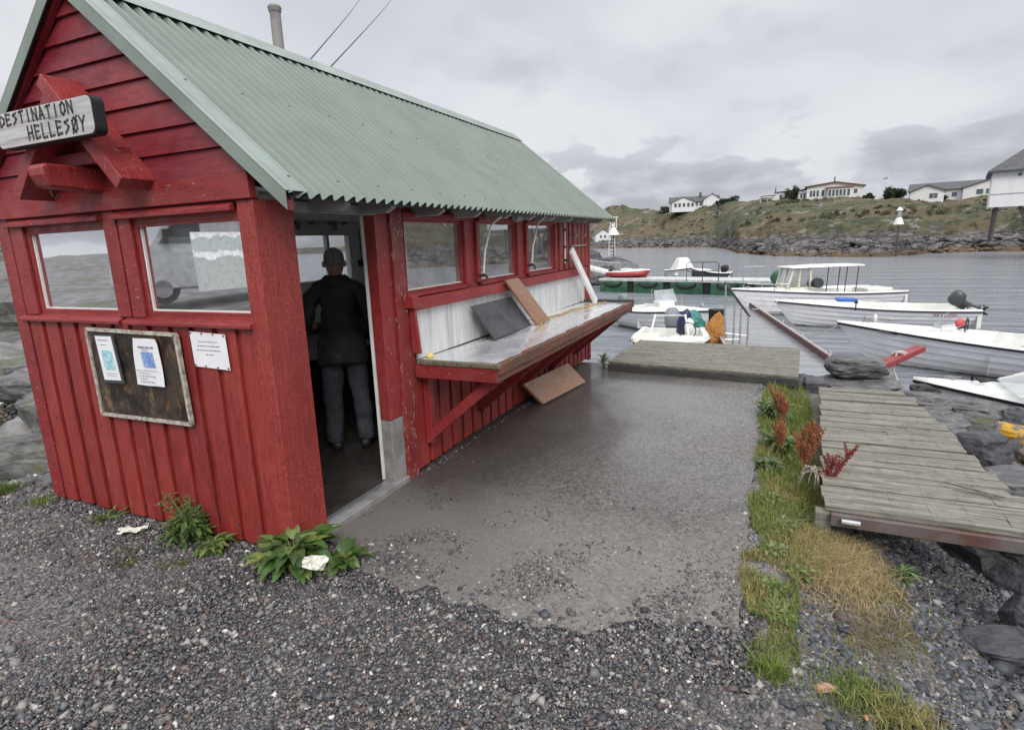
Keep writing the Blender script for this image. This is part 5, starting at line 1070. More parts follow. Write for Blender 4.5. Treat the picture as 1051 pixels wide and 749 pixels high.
def outboard(r, x, y, z, tilt, s=1., mat='dgrey', white=False):
    """engine on the transom; tilt 0 = down, 1.2 = swung up"""
    R_ = Matrix.Rotation(tilt, 4, 'Y'); T = Matrix.Translation((x, y, z))
    def tf(m): m.v = [tuple(T @ R_ @ Vector((a*s, b*s, c*s))) for a, b, c in m.v]; return m
    m = MB(); rings = []
    for z_, lx, ly, cx_ in ((.05, .16, .12, -.16), (.10, .24, .16, -.18), (.25, .27, .175, -.19), (.38, .26, .165, -.20), (.46, .20, .12, -.20), (.49, .10, .06, -.19)):
        rings.append([(cx_+lx*math.copysign(abs(math.cos(a))**.7, math.cos(a)), ly*math.copysign(abs(math.sin(a))**.7, math.sin(a)), z_) for a in [2*PI*i/20 for i in range(20)]])
    m.loft(rings); o = tf(m).build('outboard_motor', mat, r, smooth=True)
    m = MB(); m.loft([[(-.16+lx*math.cos(a), ly*math.sin(a), z_) for a in [2*PI*i/12 for i in range(12)]] for z_, lx, ly in ((.06, .12, .09), (-.2, .10, .06), (-.5, .10, .035), (-.62, .09, .03))]); m.box(-.32, -.03, -.09, .09, -.46, -.44); tf(m).build('leg', 'dgrey' if not white else 'ggrey', o, smooth=False)
    m = MB(); m.tube([(-.34, 0, -.62), (-.05, 0, -.62), (.0, 0, -.62)], .05, 10, .02); m.prism([(-.2, -.006, -.65), (-.08, -.006, -.65), (-.14, -.006, -.82), (-.18, -.006, -.82)], (0, .012, 0))
    for k in range(3):
        a = 2*PI*k/3; m.add([(-.36, 0, -.62), (-.33, .10*math.cos(a-.4), -.62+.10*math.sin(a-.4)), (-.37, .13*math.cos(a), -.62+.13*math.sin(a)), (-.40, .10*math.cos(a+.4), -.62+.10*math.sin(a+.4))], [(0, 1, 2, 3)])
    m.box(-.10, .06, -.12, .12, -.10, .10); tf(m).build('propeller', 'black', o); return o
def heading(a, b): return math.atan2(a[1]-b[1], a[0]-b[0])
M['screen'] = glass_mat('boat_windscreen', dirt=.22, refl=.8)
def fender(parent, x, y, z): MB().lathe([(0, -.16), (.05, -.13), (.06, 0), (.05, .13), (.0, .16)], (x, y, z), 10).build('hung_fender', 'gel', parent, smooth=True)
# open white boat with tilted grey outboard (second row)
b2b, b2s = (2.46, 18.25), (7.62, 18.55); rz = heading(b2b, b2s)
b2 = boat('open_motorboat', (b2s[0], b2s[1], -1.25), rz, 5.25, 1.85, .58, 'long white open boat with big dark outboard tilted out of the water'); 
outboard(b2, .28, .0, .62, 1.05, .85, 'dgrey'); fender(b2, 2.6, 1.0, .35)
m = MB(); m.lathe([(.0, -.03), (.05, -.03), (.055, .03), (0, .03)], (3.1, .88, .84), 10); m.tube([(3.1, .88, .6), (3.1, .88, .85)], .02, 6); m.build('net_hauler', 'black', b2)
m = MB(); m.box(2.9, 3.55, -.35, .30, .45, .78); m.build('fish_box', 'gel', b2, .02); m = MB(); m.box(2.95, 3.5, -.3, .25, .781, .87); m.build('blue_lid', 'blue', b2, .02)
m = MB(); x = 1.15
for w_, ch in enumerate('NEVLUND'):
    for (a, b, c, d) in {'N': LET['N'], 'E': LET['E'], 'V': [(0, 1, .4, 0), (.8, 1, .4, 0)], 'L': LET['L'], 'U': [(0, 1, 0, .1), (0, .1, .7, .05), (.7, .1, .7, 1)], 'D': LET['D']}[ch]:
        xa = x-w_*.082-a*.055; xb = x-w_*.082-c*.055; m.bar((xa, .905, .455+b*.05), (xb, .905, .455+d*.05), .012, .008, (0, 1, 0))
m.build('hull_lettering', 'redpl', b2)
# nearest long boat, runs out of the right of the picture
b3b, b3s = (3.76, 13.15), (9.55, 10.95); rz = heading(b3b, b3s)
b3 = boat('console_motorboat', (b3s[0], b3s[1], -1.25), rz, 6.2, 1.95, .62, 'long white clinker boat with steering console and windscreen nearest the rocks')
m = MB(); m.prism([(3.75, -.35, .2), (4.45, -.35, .2), (4.38, -.35, .86), (3.95, -.35, .92)], (0, .7, 0)); m.build('console', 'gel', b3, .02)
m = MB(); rows = [[(4.42-.02*j*j*.2, -.36+.09*j, .86) for j in range(9)], [(4.16, -.28+.07*j, 1.17) for j in range(9)]]; m.loft(rows, close=False, cap=False); o = m.build('windscreen', 'screen', b3); md = o.modifiers.new('t', 'SOLIDIFY'); md.thickness = .006
m = MB(); m.tube([(3.80+.0*math.cos(a), .0+.17*math.cos(a), .92+.17*math.sin(a)) for a in [2*PI*i/16 for i in range(17)]], .014, 6); m.tube([(3.8, 0, .92), (3.95, 0, .86)], .02, 6); m.build('steering_wheel', 'black', b3)
m = MB(); m.lathe([(0, 0), (.07, .02), (.09, .10), (.03, .17), (0, .18)], (3.92, -.02, .9), 9); m.build('red_cover', 'pink', b3, smooth=True)
m = MB(); m.tube([(4.9, .45, .72), (5.25, .40, .76)], .02, 6); m.tube([(2.6, -.4, .5), (2.6, -.4, .95)], .012, 6); m.tube([(1.2, -.5, .6), (1.3, -.3, .9), (1.5, -.2, .95)], .02, 6); m.box(2.4, 2.9, .35, .6, .60, .66); m.build('deck_fittings', 'dgrey', b3); outboard(b3, -.2, 0, .7, .2, 1.1)
# cabin boat behind
b1b, b1s = (.92, 20.45), (6.30, 23.10); rz = heading(b1b, b1s)
b1 = boat('cabin_motorboat', (b1s[0], b1s[1], -1.25), rz, 6.45, 2.1, .74, 'white fishing boat with small wheelhouse and long white canopy roof', foredeck=.62, mat='hull'); b1.scale = (.93, .93, .96)
m = MB(); m.loft([[(3.55, -.55, .4), (4.6, -.5, .4), (4.6, .5, .4), (3.55, .55, .4)], [(3.6, -.55, 1.02), (4.45, -.48, 1.02), (4.45, .48, 1.02), (3.6, .55, 1.02)]]); m.build('wheelhouse', 'gelc', b1, .03)
m = MB()
for p, q in (((4.45, -.48, 1.02), (4.25, -.46, 1.72)), ((4.45, .48, 1.02), (4.25, .46, 1.72)), ((3.62, -.55, 1.02), (3.62, -.5, 1.72)), ((3.62, .55, 1.02), (3.62, .5, 1.72)), ((4.44, 0, 1.02), (4.25, 0, 1.72)), ((4.05, .52, 1.02), (4.0, .48, 1.72)), ((4.05, -.52, 1.02), (4.0, -.48, 1.72))): m.bar(p, q, .06, .06)
m.build('window_posts', 'gelc', b1)
m = MB(); m.loft([[(4.43, -.46, 1.03), (4.43, .46, 1.03)], [(4.24, -.44, 1.71), (4.24, .44, 1.71)]], False, False); m.loft([[(3.65, .535, 1.03), (4.42, .465, 1.03)], [(3.65, .49, 1.71), (4.24, .445, 1.71)]], False, False); m.loft([[(3.65, -.535, 1.03), (4.42, -.465, 1.03)], [(3.65, -.49, 1.71), (4.24, -.445, 1.71)]], False, False); o = m.build('windows', M.setdefault('screen2', glass_mat('wheelhouse_glass', tint=(.35, .4, .42), dirt=.15)), b1); o.modifiers.new('t', 'SOLIDIFY').thickness = .005
m = MB(); m.loft([[(4.42, y_, z_) for y_, z_ in ((-.6, 1.72), (.6, 1.72), (.55, 1.775), (-.55, 1.775))], [(3.0, y_, z_) for y_, z_ in ((-.75, 1.74), (.75, 1.74), (.7, 1.80), (-.7, 1.80))], [(1.6, y_, z_) for y_, z_ in ((-.7, 1.74), (.7, 1.74), (.65, 1.79), (-.65, 1.79))]]); m.build('roof', 'gel', b1, .02)
m = MB()
for x_, y_ in ((1.85, .6), (2.30, .62), (1.85, -.6), (2.30, -.62)): m.tube([(x_, y_, .7), (x_-.05, y_, 1.74)], .018, 6)
m.build('roof_posts', 'dgrey', b1)
m = MB(); m.lathe([(.0, -.10), (.19, -.10), (.19, -.08), (.12, -.07), (.12, .07), (.19, .08), (.19, .10), (0, .10)], (0, 0, 0), 16); m.v = [(a+3.45, c+.75, b+1.18) for a, b, c in m.v]; m.build('line_hauler', 'dgrey', b1, smooth=False)
for x0_, x1_ in ((5.0, 5.9),  (4.5, 4.95)):
    m = MB()
    for y_ in (-1, 1):
        p0 = hull_pts(x0_/6.45, 1, 6.45, 2.1, .74); p1 = hull_pts(x1_/6.45, 1, 6.45, 2.1, .74); m.tube([(x0_, y_*(p0.y-.1), .95), (x0_, y_*(p0.y-.1), 1.16), (x1_, y_*max(.05, p1.y-.1), 1.20), (x1_, y_*max(.05, p1.y-.1), .98)], .018, 6)
    m.build('bow_rail', 'alu', b1)
m = MB(); m.box(.3, 1.3, -.5, .5, .5, .88); m.build('stern_locker', 'gel', b1, .03); MB().box(-.3, -.05, -.15, .15, .3, .62).build('stern_bracket', 'dgrey', b1, .04)
# white boat seen low behind the platform and the one in front of it
b5 = boat('moored_dinghy', (-2.2, 17.6, -1.25), heading((.62, 15.2), (-2.2, 17.6)), 3.95, 1.75, .62, 'white clinker boat with bow to the right behind the wooden platform', foredeck=.45)
m = MB(); m.prism([(1.5, -.3, .3), (2.1, -.3, .3), (2.0, -.3, .95), (1.7, -.3, .98)], (0, .6, 0)); m.build('console', 'gel', b5, .02); m = MB(); m.loft([[(1.98, -.42, .9), (1.98, .42, .9)], [(1.8, -.38, 1.3), (1.8, .38, 1.3)]], False, False); o = m.build('windscreen', 'screen', b5); o.modifiers.new('t', 'SOLIDIFY').thickness = .006
m = MB(); m.tube([(2.2, .4, .7), (2.2, .4, 1.15)], .012, 5); m.tube([(.6, .5, .7), (.6, .5, 1.2)], .015, 5); m.build('deck_fittings', 'alu', b5); outboard(b5, -.15, 0, .65, .0, .8, 'ggrey')
b6 = boat('small_workboat', (.10, 12.6, -1.25), heading((.55, 8.4), (.10, 12.6)), 4.2, 1.7, .66, 'small white boat with arch frame and steering wheel hidden partly by the platform', foredeck=.7)
m = MB(); 
for y_ in (-.36, .36): m.tube([(1.9, y_*1.25, .6), (1.55, y_*.9, 1.22)], .024, 8)
m.tube([(1.56, -.33, 1.2), (1.56, .33, 1.2)], .012, 8); m.build('arch_frame', 'gel', b6)
outboard(b6, -.02, -.05, .62, .15, 1.05, 'ggrey'); m = MB(); m.box(1.9, 2.5, -.75, -.15, .4, .86); m.build('seat_box', 'gelc', b6, .04); m = MB(); m.box(2.5, 2.9, .05, .75, .4, .9); m.build('console', 'gel', b6, .03); m = MB(); m.tube([(2.45, .4+.17*math.cos(a), 1.0+.17*math.sin(a)) for a in [2*PI*i/16 for i in range(17)]], .012, 6); m.build('steering_wheel', 'black', b6)
# bow of the boat by the rocks, bottom right
b4b, b4s = (4.36, 8.12), (9.0, 7.0); b4 = boat('near_motorboat', (b4s[0], b4s[1], -1.25), heading(b4b, b4s), 4.75, 1.9, .50, 'bow of a smooth white boat with raked windscreen close to the rocks', foredeck=.62)
m = MB(); 
for y_ in (-.75, .75): m.bar((3.55, y_, .72), (2.75, y_*.8, 1.12), .05, .035)
m.bar((3.75, 0, .80), (2.80, 0, 1.16), .045, .03); m.bar((2.75, -.6, 1.12), (2.75, .6, 1.12), .04, .04); m.build('screen_frame', 'gel', b4)
m = MB(); m.loft([[(3.55, -.75, .73), (3.78, 0, .80), (3.55, .75, .73)], [(2.75, -.6, 1.11), (2.8, 0, 1.15), (2.75, .6, 1.11)]], False, False); o = m.build('windscreen', 'screen', b4); o.modifiers.new('t', 'SOLIDIFY').thickness = .006
m = MB(); m.tube([(4.05, .05, .75), (4.05, .05, .86)], .02, 6); m.tube([(3.9, .0, .78), (4.0, .1, .8), (3.95, .2, .78), (3.85, .1, .79)], .02, 6); m.build('bow_fittings', 'black', b4)

def moor(p, q, sag, lab):
    p, q = Vector(p), Vector(q); tag(MB().tube([p.lerp(q, k/12)-Vector((0, 0, sag*math.sin(PI*k/12))) for k in range(13)], .016, 5).build('mooring_rope', 'rope'), lab, 'rope')
moor((2.55, 18.25, -.42), (1.75, 17.6, -.66), .12, 'mooring rope from the bow of the second white boat down to the pontoon rail')
moor((3.85, 13.1, -.42), (2.75, 13.8, -.66), .22, 'mooring rope from the bow of the long console boat to the pontoon rail')
moor((1.0, 20.4, -.38), (1.5, 19.5, -.66), .1, 'mooring rope from the bow of the wheelhouse boat')
# ------------------------------------------------------------------ floating green pontoon and what lies round it
fp = empty('green_pontoon', (-2.1, 28.6, -1.25), math.atan2(27.7-30.3, 2.57+6.7), 'long floating pontoon with green tanks and pale deck across the harbour', 'pontoon')
Lp = 10.6
m = MB(); m.box(-4.85, Lp-4.85, 0, 2.0, .60, .74); m.build('deck', simple('pale_pontoon_deck', (.52, .54, .53), .5, 0, .3, 3), fp, .01)
M['tank'] = simple('green_tank', (.035, .115, .06), .5, 0, .5, 3, .3, c2=(.02, .06, .035))
for k in range(5):
    a = -4.8+k*2.12; m = MB(); m.box(a, a+1.72, -.02, 2.0, -.15, .58); m.build('tank', 'tank', fp, .05)
    m = MB(); m.box(a+1.72, a+2.12, .10, 1.9, -.05, .55); m.build('frame', 'dark', fp)
    m = MB(); m.tube([(a+.9+.5*math.cos(x_), -.05, .55-.20*math.sin(x_)) for x_ in [PI*i/8 for i in range(9)]], .07, 8); m.build('tyre_fender', 'black', fp)
def frame_rail(name, pts, posts, label, r=.022, mat='alu'):
    m = MB(); m.tube(pts, r, 6)
    for p in posts: m.tube([p[0], p[1]], r, 6)
    return tag(m.build(name, mat), label, 'railing')
frame_rail('dock_railing', [(-1.56, 26.9, -.5), (-1.56, 26.9, .36), (-1.45, 26.9, .43), (-.2, 26.9, .42), (-.1, 26.9, .34), (-.1, 26.9, -.5)], [((-.83, 26.9, -.5), (-.83, 26.9, .42)), ((-1.56, 26.9, 0), (-.1, 26.9, 0))], 'dark tubular railing standing on the middle of the green pontoon', .025, 'dgrey')
frame_rail('gangway_railing', [(-7.6, 31.0, .50), (-6.3, 31.0, .30), (-5.8, 31.0, .28), (-5.8, 31.0, -.45)], [((-7.4, 31, -.1), (-7.4, 31, .5)), ((-6.3, 31, -.5), (-6.3, 31, .30))], 'pale railing at the left end of the green pontoon')
frame_rail('gangway_railing', [(1.0, 26.5, -.5), (1.0, 26.5, .25)], [((.98, 26.5, .2), (1.9, 26.5, .2))], 'single thin post at the right part of the green pontoon')
m = MB(); m.bar((-8.6, 31.8, .20), (-5.9, 30.9, -.38), .8, .16); tag(m.build('access_ramp', 'gel', None, .01), 'white access ramp sloping down to the left end of the green pontoon', 'ramp')
m = MB(); m.tube([(-6.8+.18*k, 29.95-.03*k, -.55-.30*math.sin(PI*k/8)) for k in range(9)], .02, 5); tag(m.build('mooring_line', 'rope'), 'pale rope loop hanging on the left end of the green pontoon', 'rope')
def small_boat(name, loc, rz, Ln, Bm, Hh, mat, lab, extra=None):
    r = boat(name, loc, rz, Ln, Bm, Hh, lab, strakes=3, mat=mat, foredeck=.55, rub=mat if mat == 'redpl' else 'black'); 
    if extra: extra(r)
    return r
def ex_red(r):
    for y_ in (-.75, .75): MB().tube([(-.1, y_*.8, .20), (1.3, y_*.8, .20), (1.9, y_*.5, .26), (2.1, 0, .30)], .13, 10).build('inflated_tube', 'redpl', r, smooth=True)
    m = MB(); m.box(.6, 1.1, -.25, .25, .15, .50); m.build('console', 'gel', r, .03); outboard(r, -.1, 0, .35, .9, .6)
small_boat('red_inflatable', (-6.25, 31.0, -.52), math.radians(-12), 2.3, 1.2, .30, 'redpl', 'small red boat at the left part of the green pontoon', ex_red)
def ex_white(r):
    m = MB(); m.loft([[(1.1, -.8, .6), (2.9, -.65, .6), (2.9, .65, .6), (1.1, .8, .6)], [(1.3, -.30, 1.62), (2.15, -.25, 1.62), (2.15, .25, 1.62), (1.3, .30, 1.62)]]); m.build('cover_tent', 'gel', r, .06)
small_boat('covered_boat', (-3.5, 36.6, -1.25), math.radians(-70), 3.9, 1.8, .80, 'gel', 'white boat with tall white cover behind the middle of the green pontoon', ex_white)
def ex_dark(r): outboard(r, .5, 0, .72, .2, .85, 'black'); m = MB(); m.box(1.2, 1.7, -.3, .3, .4, .72); m.build('seat_box', 'ggrey', r, .02)
small_boat('dark_dinghy', (.05, 33.3, -1.20), math.radians(176), 2.3, 1.2, .72, 'dgrey', 'low dark dinghy with black outboard behind the green pontoon railing', ex_dark)
bd = boat('dark_outboard_boat', (2.35, 24.6, -1.25), math.radians(-6), 3.4, 1.5, .55, 'dark boat with greenish outboard and thin frame half hidden behind the cabin boat', mat='dgrey', strakes=3, inner='dgrey'); outboard(bd, .1, 0, .66, .7, 1.2, 'tank')
m = MB(); m.tube([(.9, -.3, .5), (.9, -.3, 1.5), (.9, .3, 1.5), (.9, .3, .5)], .02, 6); m.build('frame', 'alu', bd)
# stone jetty with the lattice light
boulder(300, (-9.2, 35.0, -.55), (2.9, 2.2, 1.0), 'rock', 'big grey rock of the stone jetty under the left lattice light', .3)
boulder(301, (-7.2, 36.3, -.8), (1.5, 1.2, 1.15), 'rock', 'grey rock at the right tip of the stone jetty', .9)
boulder(302, (-8.5, 38.4, -.7), (2.8, 1.6, 1.25), 'rockd', 'dark rock at the back of the stone jetty', .1)
boulder(303, (-10.8, 39.5, -.2), (2.2, 1.6, 1.5), 'rockd', 'tall dark rock behind the hut corner on the jetty', .5)
boulder(304, (-6.9, 34.2, -1.1), (.9, .7, .5), 'rockd', 'low dark rock beside the red boat', .4)
lt = empty('lattice_light', (-8.25, 38.43, .45), 0, 'ladder like light mast with white bell shaped top on the stone jetty', 'light mast')
m = MB()
for x_ in (-.22, .22): m.bar((x_, 0, 0), (x_*.85, 0, 2.0), .04, .04)
for k in range(8): m.bar((-.21, 0, .2+k*.24), (.21, 0, .2+k*.24), .03, .03)
m.build('ladder_mast', 'white', lt); m = MB(); m.tube([(.1, .1, 0), (.1, .1, 2.0)], .05, 8); m.build('pole', 'dgrey', lt)
m = MB(); m.lathe([(.42, 1.45), (.40, 1.50), (.20, 1.85), (.17, 1.95), (.0, 1.96)], (.08, .1, 0), 14); m.build('bell_shade', 'gel', lt)
m = MB(); 
for x_ in (-.14, .30): m.bar((x_, .1, 1.9), (x_, .1, 2.62), .05, .05)
m.bar((-.28, .1, 2.65), (.44, .1, 2.65), .06, .06); m.box(-.02, .18, 0, .2, 2.0, 2.3); m.build('lamp_frame', 'gel', lt)
# ------------------------------------------------------------------ far shore
O = (2.403, -2.1985)
TB = [(-62, 420, 500, 2.5), (-40, 400, 470, 2.5), (-24, 300, 340, 4), (-17.26, 178, 240, 9.2), (-15.88, 176, 240, 12.4), (-14.7, 175, 240, 14.0), (-13.61, 174, 240, 14.2), (-12.27, 168, 230, 12.3), (-11.11, 164, 215, 10.2), (-9.7, 158, 200, 9.4), (-8.3, 153, 190, 9.3), (-5.3, 143, 180, 10.0),
      (-4.3, 126, 172, 10.1), (-3.3, 97, 170, 9.9), (-1.33, 86, 155, 9.6), (.12, 80, 150, 9.2), (1.6, 78, 148, 8.8), (3.6, 76, 146, 8.6), (5.73, 73.5, 144, 8.1), (7.11, 73, 140, 7.3), (9.1, 75, 135, 6.8), (11.0, 80, 132, 6.2), (14.1, 84, 126, 6.2), (16.75, 82, 120, 5.6), (23.25, 78, 110, 5.6), (35, 75, 110, 7), (60, 72, 120, 9)]
TBa = np.array(TB)
def far_row(b): return [np.interp(b, TBa[:, 0], TBa[:, k]) for k in (1, 2, 3)]
def far_h(b, D):
    Ds, Dc, Hc = far_row(b); t_ = (D-Ds)/(Dc-Ds)
    base = np.interp(t_, [-.4, -.05, 0, .05, .12, .28, .6, .85, 1.0, 1.25, 1.8], [-3, -2.0, -1.35, .1, 1.0, 2.6, 5.0/8.6*Hc, 7.6/8.6*Hc, Hc, Hc*.72, -2])
    return base, t_
bs = np.concatenate([np.linspace(-62, -20, 60)[:-1], np.linspace(-20, 19, 470)[:-1], np.linspace(19, 60, 60)]); ts = np.concatenate([np.linspace(-.12, .35, 105)[:-1], np.linspace(.35, 1.1, 70)[:-1], np.linspace(1.1, 1.8, 12)])
V = np.zeros((len(bs), len(ts), 3))
for i, b in enumerate(bs):
    Ds, Dc, Hc = far_row(b); br = math.radians(b)
    for j, t_ in enumerate(ts):
        D = Ds+(Dc-Ds)*t_; x = O[0]+D*math.sin(br); y = O[1]+D*math.cos(br); z, _ = far_h(b, D)
        n1_ = mn.fractal(Vector((x*.06, y*.06, 0)), .8, 2.1, 6); n2_ = mn.fractal(Vector((x*.35, y*.22, 3)), .75, 2.1, 5); rk = math.exp(-((t_-.10)/.13)**2)
        stp = abs(mn.noise(Vector((x*.16, y*.5, 1))))
        V[i, j] = (x, y, z+n1_*.75*min(1, max(0, t_*3))+n2_*(.28+.75*rk)+rk*1.5*stp)
nb2, nt2 = len(bs), len(ts); ii = (np.arange(nb2-1)[:, None]*nt2+np.arange(nt2-1)[None]).ravel(); F = np.stack([ii, ii+nt2, ii+nt2+1, ii+1], 1)
t = NT('heath_hillside'); v = t.co(); n_ = t.noise(.11, 8, .66, v); n2 = t.noise(.45, 7, .7, t.co((1, 1, 1), (4, 9, 0)))
veg = t.mix(t.rmp(n2, .36, .60), (.100, .105, .040), (.038, .048, .020)); veg = t.mix(t.rmp(n_, .44, .58, 0, .85), veg, (.150, .105, .055)); veg = t.mix(t.rmp(t.noise(1.1, 7, .75), .50, .60, 0, .85), veg, (.026, .034, .018))
veg = t.mix(t.rmp(t.noise(.23, 7, .72, t.co((1, 1, 2.), (3, 5, 1))), .575, .62), veg, (.23, .21, .19))
s_ = t.n('ShaderNodeSeparateXYZ'); t.put(v, s_.inputs[0]); zf = t.mul(s_.outputs[2], t.mul(t.noise(.22, 6, .65), 5.0), 'ADD')
rkc = t.mix(t.rmp(t.noise(.9, 8, .7), .38, .64), (.09, .085, .085), (.25, .225, .21)); rkc = t.mix(t.rmp(t.noise(.6, 8, .72, t.co((.35, .7, 3.0), rot=(.1, .12, .3))), .50, .58, 0, .9), rkc, (.040, .038, .040)); rkc = t.mix(t.rmp(t.vor(.55, t.co((.6, 1, 2.2)), feat='DISTANCE_TO_EDGE'), .07, .015), rkc, (.022, .022, .024))
c0 = t.mix(t.rmp(zf, 3.0, 4.3), rkc, veg); c0 = t.mix(t.rmp(t.mul(s_.outputs[2], t.mul(t.noise(.5, 4), 1.0), 'ADD'), -.15, -.5), c0, (.13, .085, .045))
M['heath'] = t.fin(c0, .85, 0, t.bump(n2, .6, .3, t.bump(t.noise(1.4, 8, .75), 1., .5)))
tag(np_mesh('hill', V.reshape(-1, 3), F, 'heath'), kind='structure')
# rocks along the far waterline (beyond counting) made from a handful of shapes
protos = []
for k in range(6):
    bm = rock_mesh(500+k, 1, .8, .62, sub=2); bm.verts.ensure_lookup_table(); protos.append((np.array([tuple(v_.co) for v_ in bm.verts]), np.array([[v_.index for v_ in f.verts] for f in bm.faces]))); bm.free()
Vs, Fs, o = [], [], 0
for i in range(1700):
    b = random.uniform(-18, 19) if random.random() < .93 else random.uniform(19, 40); Ds, Dc, Hc = far_row(b); t_ = abs(random.gauss(.0, .035)) + (random.random() < .06)*random.random()*.2; D = Ds+(Dc-Ds)*t_
    z, _ = far_h(b, D); pv, pf_ = protos[i % 6]; s_ = random.lognormvariate(math.log(.33), .5)*(1 if t_ < .25 else .8); a = random.uniform(0, 6.3); ca, sa = math.cos(a), math.sin(a)
    P = pv*s_; x = P[:, 0]*1.3; P = np.stack([x*ca-P[:, 1]*sa+O[0]+D*math.sin(math.radians(b)), x*sa+P[:, 1]*ca+O[1]+D*math.cos(math.radians(b)), P[:, 2]*.7+z+.02*s_], 1); Vs.append(P); Fs.append(pf_+o); o += len(P)
tag(np_mesh('shore_rocks', np.vstack(Vs), np.vstack(Fs), 'rockfar'), kind='stuff')
# low shrubs on the hillside: leaf clumps beyond counting
def leafcloud(centres, rad, n, ls, cols, sq=.7):
    c = np.repeat(np.array(centres), n, 0); R_ = np.repeat(np.array(rad), n)[:, None]; N_ = len(c); d = RNG.normal(0, 1, (N_, 3)); d /= np.linalg.norm(d, axis=1)[:, None]; rr_ = RNG.random((N_, 1))**.4
    d *= 1+.28*np.sin(d[:, :1]*7+c[:, :1])*np.cos(d[:, 1:2]*6+c[:, 1:2]); p = c+d*rr_*R_*np.array([1, 1, sq]); a = RNG.normal(0, 1, (N_, 3)); b = RNG.normal(0, 1, (N_, 3)); a /= np.linalg.norm(a, axis=1)[:, None]; b /= np.linalg.norm(b, axis=1)[:, None]
    l_ = ls*RNG.uniform(.6, 1.3, (N_, 1)); V = np.stack([p-a*l_, p+b*l_*.6, p+a*l_, p-b*l_*.6], 1).reshape(-1, 3); F = np.arange(N_*4).reshape(-1, 4); return V, F, np.repeat(gcols(N_, *cols), 4, 0)
cs, rd = [], []
for i in range(650):
    b = random.uniform(-17, 19); Ds, Dc, Hc = far_row(b); t_ = random.uniform(.3, 1.02); D = Ds+(Dc-Ds)*t_; x = O[0]+D*math.sin(math.radians(b)); y = O[1]+D*math.cos(math.radians(b)); 
    if mn.noise(Vector((x*.08, y*.08, 4))) < -.12: continue
    r_ = random.uniform(.25, .75); z, _ = far_h(b, D); cs.append((x, y, z+.1)); rd.append(r_)
V, F, C = leafcloud(cs, rd, 60, .13, ((.055, .075, .025), (.10, .095, .035))); tag(np_mesh('heather_scrub', V, F, 'blade', C), kind='stuff')
def pol(px_b, D, z): return (O[0]+D*math.sin(math.radians(px_b)), O[1]+D*math.cos(math.radians(px_b)), z)
def shrub(b, D, z, r_, n, label, cols=((.022, .042, .018), (.045, .065, .025)), sq=.8, k=7, name='bush', cat='bush'):
    c0 = pol(b, D, z); r = empty(name, c0, 0, label, cat); cc = [(random.gauss(0, r_*.55), random.gauss(0, r_*.4), abs(random.gauss(r_*.55, r_*.25))*sq) for _ in range(k)]; V, F, C = leafcloud(cc, [r_*.55]*k, n, .16, cols, sq)
    np_mesh('foliage', V, F, 'blade', C, r); m = MB()
    for q in cc: m.tube([(0, 0, -.4), (q[0]*.5, q[1]*.5, q[2]*.5), q], .06, 5, .02)
    m.build('stem', simple('brown_bark', (.06, .045, .035), .9), r)
shrub(8.25, 138, 7.3, 1.75, 520, 'dark rounded bush between the glazed house and the low gabled house', k=10)
shrub(-3.9, 172, 10.0, 1.5, 260, 'low dark bush to the right of the far left bungalow'); shrub(-4.7, 174, 9.9, 1.2, 220, 'small dark bush touching the right gable of the far left bungalow')
shrub(.75, 146, 8.6, 1.1, 320, 'dark upright conifer in front of the join of the glazed house', sq=1.7, k=6, name='small_tree', cat='tree')
shrub(6.45, 142, 7.6, .9, 200, 'low scrub at the right end of the glazed house'); shrub(11.5, 130, 6.1, .8, 200, 'low scrub before the middle of the low gabled house'); shrub(-9.9, 186, 8.6, 1.6, 260, 'green scrub at the left end of the far left bungalow', ((.05, .07, .03), (.08, .09, .04)))
# ------------------------------------------------------------------ houses on the hill (local x to the right, y away, z up)
M['hwhite'] = simple('white_weatherboard', (.70, .70, .69), .6, 0, .1, 1, .2, 20); M['hroof'] = simple('dark_grey_tiles', (.085, .085, .09), .7, 0, .3, 2); M['hglass'] = simple('dark_house_window', (.10, .13, .15), .15, 0, .5, .8); M['hbrown'] = simple('brown_fascia', (.14, .085, .065), .7); M['hred'] = simple('reddish_trim', (.22, .10, .08), .7)
HS = {'bungalow': (.88, .9, .80), 'glazed_house': (.76, .85, .80), 'gabled_house': (.90, .9, .74)}
def house(name, b, D, z, rot, label): 
    c = pol(b, D, z); o = empty(name, c, -math.radians(b)+rot, label, 'house'); o.scale = HS.get(name, (1, 1, 1)); return o
def wins(r, xs_, y, z0, z1, w_):
    for x in xs_:
        f = MB(); f.box(x-w_/2-.08, x+w_/2+.08, y-.04, y+.02, z0-.08, z1+.08); o = f.build('window', 'white', r); g = MB(); g.box(x-w_/2, x+w_/2, y-.06, y-.045, z0, z1); g.build('glass', 'hglass', o)
